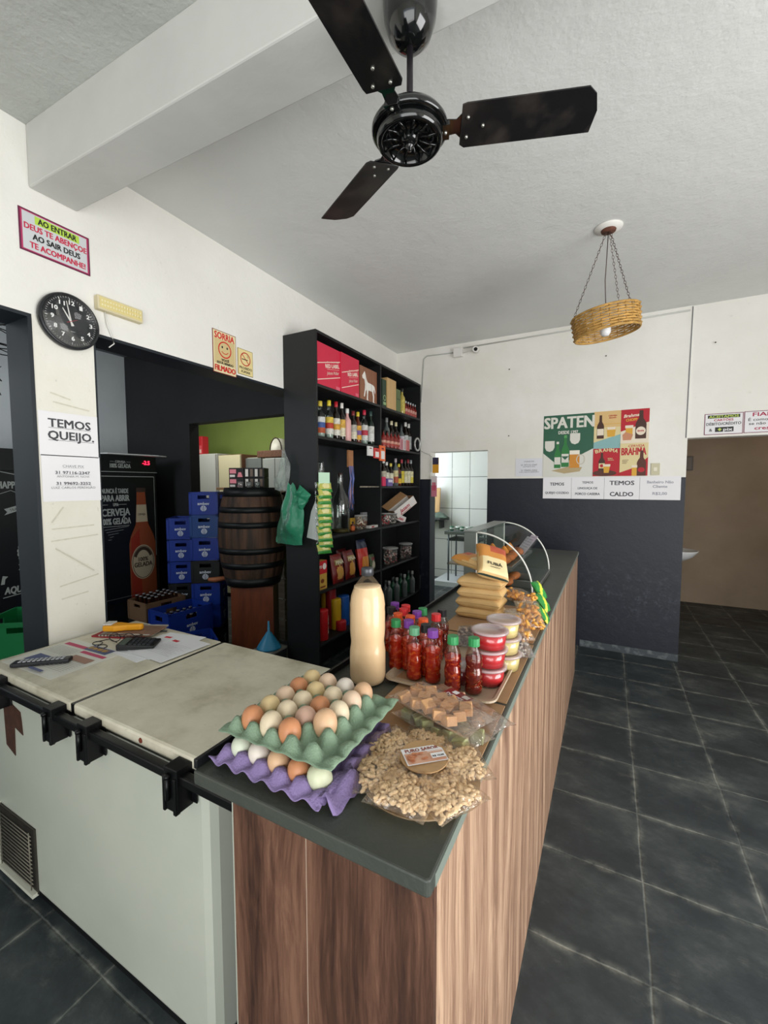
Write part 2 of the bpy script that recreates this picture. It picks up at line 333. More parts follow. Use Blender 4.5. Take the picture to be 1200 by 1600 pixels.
w = MB(); w.box(-7.2, XL-.19, 5.0, 5.1, 0, 2.9).box(-7.2, -7.1, YD+.12, 5.0, 0, 2.9).box(XL-.21, XL-.19, YD+.12, 5.0, 0, 2.9).box(-7.2, -5.3, YD+.02, YD+.12, 0, 2.9); struct(w.build('wall_green_room', green_m))
sbox('ceiling_green_room', -7.2, XL-.19, YD+.12, 5.1, 2.9, 3.0, mat('cbb9ac', .8))

# ------------------------------------------------------------------ counter
ZT = 1.044
ct = thing('countertop', 'long dark grey stone-look countertop on the wooden counter', 'countertop', (-.452, .52, 1.016))
m = MB(); m.slab([(-.248, 0), (.242, 0), (.247, .005), (.247, 3.35), (-.248, 3.35)], 0, .028); m.build('slab', counter_m, ct, bev=.004)
MB().box(-.252, -.243, .004, 3.35, .0285, .048).build('edge_strip', blackpl, ct, bev=.002)
MB().box(.2472, .2485, .02, 3.35, .004, .0245).build('side_edging', mat('7c857c', .35), ct)
cb = thing('counter', 'long bar counter clad in walnut-look panels', 'counter', (-.42, .555, 0))
MB().box(-.2, .2, .012, 3.31, .0, 1.014).build('carcass', mat('3a2a20', .6), cb)
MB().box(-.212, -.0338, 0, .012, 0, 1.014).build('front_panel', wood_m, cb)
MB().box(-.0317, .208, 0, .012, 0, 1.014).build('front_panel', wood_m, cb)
MB().box(-.0337, -.0318, .001, .012, 0, 1.013).build('seam_strip', mat('c9b7a4', .5), cb)
MB().box(.2, .2085, .0125, 3.32, 0, 1.014).build('side_panel', wood('walnut_laminate_lit_side', [(.36, '6f5243'), (.46, '8f6f5a'), (.53, 'a98870'), (.63, 'cbaa8e')], gz=.45, sc=15), cb)  # same laminate as the front, paler tones paint the light on this side
MB().box(-.2165, -.2125, .001, .02, 0, 1.01).build('edge_band', mat('a9ada0', .6), cb)

# ------------------------------------------------------------------ freezer
fx0, fx1, fy0, fy1 = -2.175, -.885, .70, 1.31
fr = thing('chest_freezer', 'old white chest freezer with two worn lids beside the counter', 'freezer', (-1.53, .70, 0))
fm, N, L, b = nodes_mat('worn_white_enamel'); P = N.new('ShaderNodeNewGeometry').outputs['Position']
n1 = nz(N, L, P, 3, 6); bb = ramp(N, L, n1, [(.3, 'c6cabd'), (.7, 'bbc0b3')])
L.new(mixc(N, L, mth(N, L, 'MULTIPLY', mth(N, L, 'SUBTRACT', nz(N, L, P, 38, 10, .8), .66, clamp=True), 8, clamp=True), bb, '6f6a58'), b.inputs['Base Color']); b.inputs['Roughness'].default_value = .32
lm, N, L, b = nodes_mat('worn_lid_enamel'); P = N.new('ShaderNodeNewGeometry').outputs['Position']
mp = N.new('ShaderNodeMapping'); L.new(P, mp.inputs[0]); mp.inputs['Scale'].default_value = (2.2, 9, 9); mp.inputs['Rotation'].default_value = (0, 0, .5)
bb = ramp(N, L, nz(N, L, P, 6, 9, .65), [(.32, 'dfdac7'), (.52, 'd2ccb8'), (.68, 'bab39d'), (.82, '958e78')])
sc = mth(N, L, 'MULTIPLY', mth(N, L, 'SUBTRACT', nz(N, L, mp.outputs[0], 9, 12, .8), .59, clamp=True), 5, clamp=True)
L.new(mixc(N, L, sc, bb, '5f5b4d'), b.inputs['Base Color']); b.inputs['Roughness'].default_value = .45; bumpn(N, L, nz(N, L, P, 20, 4), b, .08, .01)
MB().box(-.645, .645, 0, .61, .06, .845).build('body', fm, fr, bev=.03)
MB().box(-.61, .61, .03, .58, 0, .06).build('plinth', blackpl, fr)
for x0, x1 in ((-.65, -.008), (.008, .65)):
    l = MB().box(x0, x1, -.004, .612, .852, .89).build('lid', lm, fr, bev=.009)
    MB().box(x0+.01, x1-.01, .003, .6, .844, .853).build('gasket', mat('55544e', .7), l)
MB().box(-.0075, .0075, -.002, .61, .846, .886).build('lid_gap_strip', blackpl, fr)
MB().box(-.70, .82, -.042, -.016, .836, .862).build('lock_bar', blackmetal, fr, bev=.004)
for bx in (-.475, -.055, .15, .565):
    m = MB(); m.box(bx-.026, bx+.026, -.050, -.004, .766, .880).box(bx-.029, bx-.020, -.054, -.040, .762, .858).box(bx+.012, bx+.024, -.054, -.040, .762, .858).box(bx+.02, bx+.044, -.008, -.0035, .772, .862)
    o = m.build('lock_bracket', blackmetal, fr, bev=.002)
    MB().tube([(bx-.004, -.056, .86), (bx-.004, -.056, .80)], .006).lathe([(.009, -.004), (.009, .004)], 12, 0, (bx-.004, -.056, .862)).build('hasp', blackmetal, o)
m = MB(); m.box(-.648, -.59, -.003, -.0005, .66, .80).box(-.6, -.548, -.003, -.0005, .74, .80)
rust = mat('4f3024', .9, vary=.4, vscale=30)
m = MB(MB().T); m.prism([(-.50, .60), (-.43, .575), (-.425, .69), (-.36, .675), (-.365, .72), (-.372, .76), (-.51, .795)], -.0025, -.0005); m.build('torn_sticker', rust, fr)
for x, z in ((-.463, .872), (.37, .872)): MB().lathe([(.0, -.001), (.008, 0), (.007, .002)], 12).build('rust_spot', mat('6e2f1c', .9), fr, (x, -.0045, z), (PI/2, 0, 0))
m = MB(); m.box(-.60, -.305, -.004, -.0005, .075, .33, 0).box(-.595, -.318, -.0055, -.0042, .09, .322, 1).box(-.60, -.588, -.02, -.0005, .07, .335, 2).box(-.59, -.31, -.02, -.0005, .068, .082, 2)
vg = m.build('vent_recess', [mat('3a362e', .8), mat('2a2620', .9, vary=.6, vscale=30), mat('d5d6c6', .5)], fr)
m = MB()
for i in range(14): m.tube([(-.585, -.012, .10+i*.0155), (-.32, -.012, .10+i*.0155)], .0016, 5)
for x in (-.57, -.33): m.tube([(x, -.014, .09), (x, -.014, .315)], .002, 5)
m.build('vent_grille', mat('8f8a7c', .5, metal=.4), vg)

# ------------------------------------------------------------------ egg trays and eggs
ordw = ['first', 'second', 'third', 'fourth', 'fifth', 'sixth']
def tray_mesh(nx, ny, p, wob=0, flap=0):
    m = MB(); st = 8; X0, Y0 = -.52, -.42; X1, Y1 = nx+.12, ny+.12
    NX = int((X1-X0)*st*1.2); NY = int((Y1-Y0)*st*1.2); vs = []; fs = []
    for j in range(NY+1):
        for i in range(NX+1):
            x = X0+(X1-X0)*i/NX; y = Y0+(Y1-Y0)*j/NY
            tri = lambda q: 1-4*abs(q-round(q)); u = .35*math.cos(2*PI*x)+.65*tri(x); v = .35*math.cos(2*PI*y)+.65*tri(y)
            h = .024+.012*(u+v)+.006*u*v; h = min(h, .043 if not wob else .036)
            ex = max(0, -x/.27, (x-nx+.1)/.2); ey = max(0, -y/.27, (y-ny+.1)/.2); e = min(1, max(ex, ey))
            if x > nx-.35 or y > ny-.35: h = min(h, .026+.004*u*v)
            hr = .020+.0018*math.cos(2*PI*(x if ey > ex else y)); h = h*(1-e)+hr*e
            if e > .5: h -= wob*(.5+.5*math.cos(2*PI*(x if ey > ex else y)))*.020*(e-.5)*2-wob*.004
            if flap and x > nx-.3: h += -flap*max(0, (x-nx+.3))*.05
            n_ = noise.noise(Vector((x*1.3, y*1.3, 3)))*.0016
            vs.append((x*p, y*p, h+n_))
    for j in range(NY):
        for i in range(NX): a = j*(NX+1)+i; fs.append((a, a+1, a+NX+2, a+NX+1))
    return m.add(vs, fs, 0, True)
pulp_g = mat('7f967e', .9, vary=.12, vscale=30, bump=.35, bscale=250); pulp_p = mat('8a78a6', .9, vary=.18, vscale=25, bump=.35, bscale=250)
pg = .048
tg = thing('egg_tray', 'sage green pulp egg tray stacked on the purple one', 'egg tray', (-.647, .579, 1.094), (0, 0, R(.5)))
tray_mesh(5, 5, pg).build('pulp_sheet', pulp_g, tg, solid=.0018)
tp = thing('egg_tray', 'purple pulp egg tray under the green one, on the countertop', 'egg tray', (-.655, .560, 1.0475), (0, 0, R(-.8)))
tray_mesh(5, 5, .0478, wob=.8).build('pulp_sheet', pulp_p, tp, solid=.0018)
m = MB(); vs = []; fs = []
for i in range(9):
    for j in range(5):
        s_ = i/8; q = j/4
        vs.append((.238+q*.032, -.012+s_*.10, .028-.02*q+.012*math.sin(q*PI)*math.cos(s_*9)-.012*q*abs(math.sin(s_*PI*2.2))+(0.012 if j == 2 else 0)))
for i in range(8):
    for j in range(4): a = i*5+j; fs.append((a, a+1, a+6, a+5))
m.add(vs, fs, 0, True).build('torn_rim', pulp_p, tp, solid=.002)
def egg_geo():
    m = MB(); pr = []
    for i in range(15):
        t = PI*i/14; z = -math.cos(t)*.0285; r = math.sin(t)*.0222*(1-.10*math.cos(t)*-1*-1); pr.append((max(r, 0), z))
    pr[0] = (0, pr[0][1]); pr[-1] = (0, pr[-1][1]); return m.lathe(pr, 24)
eggcols = {'orange brown': 'c2845c', 'pale yellow': 'd3bb8c', 'cream': 'd9c8ab', 'tan': 'd0a985', 'pinkish': 'cfaa96', 'white': 'd9cfc4', 'pale green': 'c8cbac', 'light peach': 'd8bca2', 'mint white': 'cdd3bf'}
egg0 = {}
def egg(col, loc, label, tilt, grp, s=1):
    if col not in egg0:
        o = egg_geo().build('egg', mat(eggcols[col], .45, vary=.06, vscale=60, bump=.05, bscale=300)); egg0[col] = o
    else: o = egg0[col].copy(); COL.objects.link(o)
    o.location = loc; o.rotation_euler = tilt; o.scale = (s, s, s*random.uniform(.98, 1.06)); tag(o, label, 'egg', grp)
cols = [['orange brown', 'pale yellow', 'light peach', 'orange brown', 'pale yellow'],
        ['cream', 'cream', 'cream', 'pale yellow', 'light peach'],
        ['orange brown', 'pinkish', 'orange brown', 'cream', 'white'],
        [None, 'tan', 'cream', 'light peach', 'tan']]
for c, colm in enumerate(cols):
    for r_, cl in enumerate(colm):
        if not cl: continue
        big = (c == 3 and r_ == 1); p = tg.matrix_world
        egg(cl, (-.647+pg*(c+.5), .579+pg*(r_+.5)+.0003*c, 1.094+.0305+(.004 if big else 0)),
            f'{cl} egg in the green tray, {ordw[r_]} row from the front, {ordw[c]} from left', (R(random.uniform(-9, 9)), R(random.uniform(-9, 9)), 0), 'eggs in the green tray', 1.08 if big else 1)
for c, cl in enumerate(['mint white', 'white', 'tan', 'orange brown', 'pale green']):
    egg(cl, (-.655+.0478*(c+.5), .560+.0228, 1.0475+.0285), f'{cl} egg in the front row of the purple tray, {ordw[c]} from left', (R(random.uniform(14, 24)), R(random.uniform(-20, 20)), 0), 'eggs in the front row of the purple tray', .98)

# ------------------------------------------------------------------ pillow shapes (bags)
def pillow(m, w, h, t, seed=0, nx=14, ny=16, pat=None, crimp=.08, wr=.25, mi=0, flat=False, px=4, py=3):
    vs = []; fs = []; ms = []
    for sd in (1, -1):
        for j in range(ny+1):
            for i in range(nx+1):
                u = -1+2*i/nx; v = -1+2*j/ny
                if px >= 6: u = math.sin(PI/2*u); v = math.sin(PI/2*v)
                vv = min(1, abs(v)/(1-crimp)); th = (max(0, 1-abs(u)**px)**.5)*(max(0, 1-vv**py)**.55)
                nn = noise.noise(Vector((u*2.2+seed, v*2.2, seed*1.7+sd)))*wr+noise.noise(Vector((u*6+seed, v*6, seed+sd*3)))*wr*.5
                z = t/2*th*(1+nn)
                if sd < 0 and flat: z = z*.25
                sw = 1-.07*(1-abs(v)**2)*abs(u)-.06*abs(nn)
                vs.append((u*w/2*sw, v*h/2, sd*z+sd*.0004))
    K = (nx+1)*(ny+1)
    for sd in (0, 1):
        for j in range(ny):
            for i in range(nx):
                a = sd*K+j*(nx+1)+i; q = (a, a+1, a+nx+2, a+nx+1); fs.append(q if sd == 0 else q[::-1])
                ms.append(pat((i+.5)/nx, (j+.5)/ny, sd) if pat else mi)
    return m.add(vs, fs, ms, True)
# ------------------------------------------------------------------ peanut card
pc = thing('peanut_card', 'round cardboard display card carrying bags of roasted peanuts', 'peanut display', (-.303, .715, ZT))
card = mat('b9946a', .85, vary=.15, vscale=12, bump=.1, bscale=120)
m = MB(); m.lathe([(.112, .0005), (.113, .004)], 48, 0, (0, 0, 0), False); m.build('backing_disc', mat('c2a887', .85, vary=.1, vscale=10), pc)
pnut = mat('f8dcb6', .6, vary=.12, vscale=60, bump=.2, bscale=200)
def nut(m, x, y, z, a, e, s=1):
    T0 = m.T; m.T = T0 @ Matrix.Translation((x, y, z)) @ Matrix.Rotation(a, 4, 'Z') @ Matrix.Rotation(e, 4, 'Y') @ Matrix.Scale(s, 4)
    m.lathe([(0, -.0075), (.0034, -.006), (.0045, -.002), (.0042, .003), (.0028, .0062), (0, .0075)], 7, 0, (0, 0, 0), True); m.T = T0
wrap = film('fffaf2', .8, .14, bump=.6, bscale=70, milky=.03)
for k, ang in enumerate((100, 158, 214, 272, 330, 35)):
    rnd = random.Random(k); T = Matrix.Translation((0, 0, .012+(k % 2)*.005)) @ Matrix.Rotation(R(ang), 4, 'Z') @ Matrix.Translation((.070, 0, 0))
    m = MB(T)
    for i in range(330):
        x, y = rnd.uniform(-.042, .046), rnd.uniform(-.046, .046)
        if math.hypot(T.to_translation().x+0, 0) > 9: continue
        z = .010*(1-(y/.056)**2)*(1-(x/.056)**4); nut(m, x, y, z+rnd.uniform(-.006, .003), rnd.uniform(0, 6.28), PI/2+rnd.uniform(-.5, .5), rnd.uniform(.66, .86))
    pk = m.build('peanut_fill', pnut, pc); pk['kind'] = 'stuff'
    m = MB(T @ Matrix.Translation((.004, 0, .004))); pillow(m, .116, .112, .036, seed=k+5, crimp=.10, wr=.35, px=3); m.build('plastic_bag', wrap, pc)
m = MB(Matrix.Translation((.006, .006, .036)) @ Matrix.Rotation(R(3), 4, 'X')); m.lathe([(.046, 0), (.046, .0022)], 40, 0, (0, 0, 0), False); md_ = m.build('centre_disc', card, pc)
lab = MB(Matrix.Translation((.006, .006, .0398)) @ Matrix.Rotation(R(42), 4, 'Z') @ Matrix.Rotation(R(-90), 4, 'X') @ Matrix.Scale(1.12, 4))
lab.rect(-.036, .036, -.022, .022, 0); lab.rect(-.034, .034, -.020, .008, 1); lab.text('PURO SABOR', 0, .0145, .06, .008, 2, .02)
for i in range(16): lab.disc(random.uniform(-.03, .0), random.uniform(-.017, .004), .004, .003, 3, 8)
lab.rect(.008, .033, -.019, -.006, 0); lab.text('R$ 10,00', .02, -.014, .02, .004, 4, .03)
for i, zz in enumerate((.004, 0, -.003)): lab.line(.004, zz, .032, zz, .001, 0)
lab.build('paper_label', [paper, mat('d7a78c', .6), mat('8e3a22', .6), mat('c9825c', .6), blackpl], md_)

# ------------------------------------------------------------------ cardboard sheets on the counter
for i, (y0, y1, x0, rz) in enumerate(((.80, 1.045, -.50, 2), (1.06, 1.50, -.56, 0), (1.515, 1.95, -.6, -1))):
    o = MB().box(x0+.02*i, -.213-(0.004*(i == 2)), y0, y1, ZT+.0004, ZT+.003).build('cardboard_sheet', mat('a98562', .85, vary=.15, vscale=8)); tag(o, ('tan cardboard sheet on the counter nearest the peanut card', 'tan cardboard sheet under the cafeteria tray on the counter', 'tan cardboard sheet under the flour packs on the counter')[i], 'cardboard', 'cardboard sheets on the counter')
# ------------------------------------------------------------------ serving tray
st = thing('serving_tray', 'beige plastic cafeteria tray under the pepper bottles', 'tray', (-.39, 1.215, ZT+.003))
def rrect(w, h, r, n=5):
    out = []
    for cx, cy, a0 in ((w/2-r, h/2-r, 0), (-w/2+r, h/2-r, 90), (-w/2+r, -h/2+r, 180), (w/2-r, -h/2+r, 270)):
        for i in range(n+1): a = R(a0+90*i/n); out.append((cx+r*math.cos(a), cy+r*math.sin(a)))
    return out
m = MB(); rings = [(.28, .37, 0.0), (.285, .375, .002), (.30, .39, .013), (.312, .402, .014), (.314, .404, .011), (.302, .392, .009)]
vs = []; fs = []; n = 24
for w_, h_, z_ in rings: vs += [(x, y, z_) for x, y in rrect(w_, h_, .03)]
for k in range(len(rings)-1):
    for i in range(n): a = k*n+i; b_ = k*n+(i+1) % n; fs.append((a, b_, b_+n, a+n))
fs.append(tuple(range(n))); m.add(vs, fs, 0, False); m.build('moulded_body', mat('b7a48c', .45, vary=.08, vscale=10), st, solid=.002)
ZTR = ZT+.005
# ------------------------------------------------------------------ pepper bottles
def pepper_geo(capc, tone, seed):
    root = D.objects.new('pepper_bottle', None); COL.objects.link(root)
    rnd = random.Random(seed); s = 1
    prof = [(.0, .002), (.018, .0), (.0225, .004), (.0228, .016), (.0208, .024), (.0208, .03), (.0228, .038), (.0228, .060), (.0205, .068), (.0205, .078), (.0226, .086), (.0222, .098), (.018, .112), (.0125, .123), (.0115, .135)]
    MB().lathe([(r*.95, z*.98+.001) for r, z in prof if z < .105]+[(0, .103)], 20).build('liquid', mat(tone, .2, col2='c25a22' if tone != '5c1410' else '8a2a12', vscale=55, v0=.5, v1=.66, stretch=(1, 1, 1.8), coat=.4), root)
    m = MB()
    for i in range(34):
        a = rnd.uniform(0, 6.28); z = rnd.uniform(.012, .094); da = rnd.uniform(-.7, .7); dz = rnd.uniform(-.009, .009); r_ = .0216
        m.tube([(r_*math.cos(a), r_*math.sin(a), z), (r_*1.0*math.cos(a+da*.5), r_*math.sin(a+da*.5), z+dz*.5), (r_*math.cos(a+da), r_*math.sin(a+da), z+dz)], [.0008, .0016, .0006], 5)
    m.build('peppers', mat('b8401a' if tone != '5c1410' else '8f4a1c', .35, vary=.5, vscale=20), root)
    MB().lathe(prof, 20).build('bottle_shell', film('fff4ee', .35, .05), root)
    m = MB(); n = 24; vs = []; fs = []
    for z in (.130, .148): vs += [((.0142+(.0007 if i % 2 else 0))*math.cos(2*PI*i/n), (.0142+(.0007 if i % 2 else 0))*math.sin(2*PI*i/n), z) for i in range(n)]
    fs = [(i, (i+1) % n, n+(i+1) % n, n+i) for i in range(n)]+[tuple(range(n, 2*n))]
    m.add(vs, fs).lathe([(.0155, .127), (.0155, .130)], 20, 0); m.build('cap', mat(capc, .4), root)
    return root
CC = {'green': '2f8a50', 'purple': '7a3f9e', 'orange': 'e0592a', 'red': 'd02c30', 'black': '1b1b1d', 'pale green': '5f9c78'}
caps = [(618.7, 973, 'green', 'left end of the second row'), (647.6, 985, 'pale green', 'front left of the group, garlic on top'), (676.4, 989, 'purple', 'front row centre beside the green-capped ones'), (707.8, 999, 'green', 'standing alone at front, left of the corner one'), (740.6, 1002, 'green', 'in front of the red tubs, nearest the tray corner'),
        (638.8, 974, 'purple', 'with a garlic clove, behind the pale green cap'), (621.8, 963, 'orange', 'leftmost of the orange caps'), (641, 967, 'orange', 'middle one of the orange caps'), (661.4, 971.5, 'orange', 'rightmost of the orange caps'), (665.4, 980.7, 'black', 'just behind the front purple cap'),
        (681.5, 964, 'red', 'right side of the group, rightmost red cap'), (691, 956.8, 'black', 'rearmost at right beside the red cap'), (630.6, 955.5, 'red', 'middle of the three red caps'), (651.7, 959.6, 'purple', 'third row between orange and green caps'), (660.5, 955, 'green', 'rearmost of the green caps'),
        (634, 950, 'red', 'rearmost of the three red caps'), (617, 946, 'purple', 'rearmost of the purple caps'), (611.7, 953, 'black', 'far left by the big milky bottle')]
for i, (px, py, cc, where) in enumerate(caps):
    p = G(px, py, z=ZTR+.140); tone = '5c1410' if i in (4, 11) else 'a02414' if i != 3 else '7c1414'
    o = pepper_geo(CC[cc], tone, i); o.location = (p.x, p.y, ZTR+.002); o.rotation_euler = (0, 0, i*1.3)
    tag(o, f'pepper bottle with {cc} cap, {where}', 'pepper bottle', 'pepper bottles on the beige tray')
# ------------------------------------------------------------------ tubs
def tub(loc, col, label, rz, r=.05):
    root = thing('plastic_tub', label, 'tub', loc, (0, 0, rz), 'stacked sweets tubs on the tray'); k = r/.05
    MB().lathe([(0, .001), (.040*k, .0015), (.0455*k, .043)]+[(0, .044)], 32).build('contents', mat(col, .35, vary=.18, vscale=22, coat=.5, bump=.2, bscale=50), root)
    MB().lathe([(.041*k, 0), (.047*k, .047)], 32).build('cup', film('ffffff', .4, .1), root)
    MB().lathe([(.0, .047), (.040*k, .0472), (.0405*k, .0495), (.048*k, .0495), (.051*k, .048), (.051*k, .043), (.049*k, .043), (.0485*k, .0465), (0, .0465)], 40).build('lid', film('fbeef0', .35, .25, milky=.55), root)
    return root
p1 = (-.283, 1.15); p2 = (-.262, 1.262)
for k, w_ in enumerate(('bottom', 'middle', 'top')):
    tub((p1[0]+.002*k, p1[1], ZTR+.002+k*.0505), 'c5282e', f'clear tub of red guava sweet, {w_} of its stack', k)
for k, w_ in enumerate(('bottom', 'middle', 'top')):
    tub((p2[0]-.002*k, p2[1], ZTR+.002+k*.0505), 'dcc987', f'clear tub of pale yellow sweet, {w_} of its stack', k+.5)
tub((-.352, 1.12, ZTR+.002), '7a1c22', 'clear tub of dark red sweet behind the lone green-capped bottles', .3, .044)
# ------------------------------------------------------------------ big milky bottle
bb_ = thing('milky_bottle', 'large clear bottle of cream coloured drink with silver-grey cap', 'bottle', (-.588, 1.005, ZT+.0004))
prof = [(.0, .004), (.038, .0), (.048, .006), (.0515, .02), (.0515, .09), (.0500, .100), (.0475, .118), (.0495, .135), (.0505, .15), (.0505, .20), (.0495, .21), (.0505, .222), (.047, .248), (.038, .272), (.024, .292), (.0155, .302), (.0145, .312)]
liq = [(r*.97, z+.001 if z < .01 else z) for r, z in prof if z < .275]+[(.0375, .2745), (0, .275)]
MB().lathe(liq, 40).build('drink', mat('e3cbaa', .35, vary=.06, vscale=12), bb_)
MB().lathe(prof, 40).build('clear_shell', film('fffaf2', .2, .12), bb_)
MB().lathe([(.016, .304), (.0175, .305), (.0175, .323), (.016, .326), (0, .326)], 28).build('cap', mat('4a4c50', .3, metal=.5), bb_)
# ------------------------------------------------------------------ bags of sweets cubes
def cube_bag(loc, rz, w, h, cols_, label, n, seed, tiltx=0, hz=.022, lab=None):
    root = thing('sweets_bag', label, 'bag of sweets', loc, (R(tiltx), 0, rz), 'bags of sweet cubes'); rnd = random.Random(seed)
    cm = mat(cols_, .6, vary=.12, vscale=30, bump=.15, bscale=80); first = None; nx = int(w/.029); ny = max(1, int(h/.030)); q = 0
    for i in range(nx):
        for j in range(ny):
            if q >= n: break
            q += 1
            c = MB().box(-.0135, .0135, -.013, .013, -.010, .010).build('sweet_cube', cm, root, bev=.0015) if not first else first.copy()
            if first: COL.objects.link(c)
            else: first = c
            c.location = (-w/2+.018+i*(w-.036)/max(1, nx-1)+rnd.uniform(-.004, .004), -h/2+.018+j*(h-.036)/max(1, ny-1)+rnd.uniform(-.004, .004), .012+rnd.uniform(0, hz)*.4)
            c.rotation_euler = (rnd.uniform(-.4, .4), rnd.uniform(-.4, .4), rnd.uniform(0, 3))
    m = MB(Matrix.Translation((0, 0, .013))); pillow(m, w*1.18, h*1.22, .042, seed=seed, wr=.45, crimp=.14); m.build('plastic_bag', film('fffaf4', 1.0, .14, bump=.7, bscale=45, milky=.10), root)
    return root
cube_bag((-.318, .868, ZT+.004), R(-22), .19, .085, 'a3a67a', 'clear bag of pale green sweet cubes beneath the caramel ones', 14, 3)
cube_bag((-.322, .876, ZT+.040), R(-20), .20, .09, 'dba878', 'clear bag of caramel sweet cubes on the green ones', 15, 4)
o = cube_bag((-.295, .955, ZT+.008), R(-25), .21, .07, 'ab8366', 'clear bag of brown sweets with a dark red label beside the tray', 12, 8)
l = MB(Matrix.Translation((-.02, 0, .0335)) @ Matrix.Rotation(R(-90), 4, 'X')); l.rect(-.036, .036, -.02, .022, 0); l.rect(-.02, -.004, .004, .018, 1); l.rect(.012, .03, .004, .018, 1); l.text('DOCES', 0, -.008, .05, .012, 1, .02); l.build('red_label', [mat('8a2626', .5), paper], o)
# ------------------------------------------------------------------ flour packs, chips, etc
kraft = mat('d1ab72', .6, vary=.1, vscale=14, bump=.25, bscale=25); pk_dk = mat('27352b', .5); pk_red = mat('b05038', .5); pk_cr = mat('e3cf9e', .55); pk_or = mat('c7863f', .5)
def pack(loc, rz, rx, label, pat, w=.13, h=.20, t=.045, ry=0, seed=1):
    root = thing('flour_pack', label, 'flour pack', loc, (rx, ry, rz), 'kraft coloured flour packs'); m = MB(); pillow(m, w, h, t, seed=seed, pat=pat, wr=.10, crimp=.0, px=7, py=8)
    m.build('bag', [kraft, pk_dk, pk_red, pk_cr, pk_or], root); return root
side = lambda u, v, sd: 0
def printed(u, v, sd):
    if sd: return 0
    if v > .93 or v < .05: return 1
    if .18 < u < .85 and .12 < v < .48: return 3
    if .1 < u < .9 and .5 < v < .62: return 4
    if v > .62: return 2 if u > .4 else 4
    return 0
for k in range(4):
    pack((-.462+.004*k, 1.735-.004*k, ZT+.027+k*.043), R(90+[2, -3, 3, -2][k]), 0, f'flat kraft flour pack, {["lowest", "second from the bottom", "third from the bottom", "fourth from the bottom"][k]} of the pile', side, seed=k+20, w=.125, h=.185, t=.047)
m_ = pack((-.500, 1.79, ZT+.222), R(70), R(8), 'printed flour pack lying behind on top of the pile', printed, seed=31, w=.12, h=.18)
m_ = pack((-.415, 1.72, ZT+.238), R(28), R(34), 'printed flour pack tilted forward on top of the pile', printed, seed=33, ry=R(16), w=.13, h=.18, t=.055)
m = MB(Matrix.Translation((0, -.04, .031)) @ Matrix.Rotation(R(-90), 4, 'X')); m.text('FUBÁ', 0, 0, .06, .016, 0, .02); m.line(-.02, -.02, .02, -.02, .003, 0); m.build('lettering', blackpl, m_)
chip = mat('f0ae50', .5, vary=.2, vscale=40, bump=.2, bscale=60)
def chips(loc, rot, label, seed, w=.10, h=.17):
    root = thing('snack_bag', label, 'snack bag', loc, rot, 'clear bags of corn snacks'); rnd = random.Random(seed); m = MB()
    for i in range(60):
        y = rnd.uniform(-.42, .25)*h; wd = w*.40*(1-.5*abs(y/h)); x = rnd.uniform(-wd, wd); z = rnd.uniform(-.012, .014)
        a, e = rnd.uniform(0, 3), rnd.uniform(-.6, .6); d = Vector((math.cos(a), math.sin(a), e))*.011
        c = Vector((x, y, z)); m.tube([c-d, c+Vector((0, 0, .005)), c+d], [.004, .0065, .004], 6)
    f_ = m.build('corn_snacks', chip, root); f_['kind'] = 'stuff'
    m = MB(); pillow(m, w, h*.82, .048, seed=seed, wr=.4, crimp=.05, px=3); m.T = Matrix.Translation((0, h*.44, 0)); pillow(m, w*.5, h*.22, .012, seed=seed+1, wr=.9)
    m.build('plastic_bag', film('fffaf0', .9, .14, bump=.7, bscale=50, milky=.08), root); return root
chips((-.283, 1.56, ZT+.040), (R(26), 0, R(28)), 'clear bag of orange corn snacks leaning by the yellow tubs', 5)
chips((-.262, 1.72, ZT+.045), (R(30), 0, R(22)), 'clear bag of orange corn snacks nearer the glass case', 6)
chips((-.33, 1.83, ZT+.085), (R(8), 0, R(75)), 'clear bag of corn snacks lying on top behind the others', 9)
o = thing('snack_bag', 'clear bag of brown and white sweets behind the yellow tubs', 'snack bag', (-.262, 1.40, ZT+.03), (R(12), 0, R(25))); rnd = random.Random(3); m = MB()
for i in range(70):
    c = Vector((rnd.uniform(-.04, .04), rnd.uniform(-.05, .05), rnd.uniform(-.014, .016))); d = Vector((rnd.uniform(-1, 1), rnd.uniform(-1, 1), rnd.uniform(-.4, .4))).normalized()*.008; m.tube([c-d, c+d], .0035, 6, i % 2)
f_ = m.build('wrapped_sweets', [mat('6b4636', .5), mat('cbbcae', .5)], o); f_['kind'] = 'stuff'
m = MB(); pillow(m, .11, .14, .055, seed=77, wr=.6, crimp=.12); m.build('plastic_bag', film('ffffff', .9, .12, bump=.7, bscale=60, milky=.1), o)
o = thing('snack_bag', 'clear bag of dark brown sweets left of the red tubs', 'snack bag', (-.415, 1.42, ZT+.024), (R(6), 0, R(10))); rnd = random.Random(13); m = MB()
for i in range(50):
    c = Vector((rnd.uniform(-.035, .035), rnd.uniform(-.05, .05), rnd.uniform(-.012, .014))); d = Vector((rnd.uniform(-1, 1), rnd.uniform(-1, 1), 0)).normalized()*.008; m.tube([c-d, c+d], .004, 6)
f_ = m.build('wrapped_sweets', mat('5e4034', .5), o); f_['kind'] = 'stuff'
m = MB(); pillow(m, .10, .15, .05, seed=78, wr=.6, crimp=.12); m.build('plastic_bag', film('ffffff', .9, .12, bump=.7, bscale=60, milky=.1), o)
gmat = [mat('2f8a3e', .35), mat('d7dc4a', .35), mat('1d5a2c', .35)]
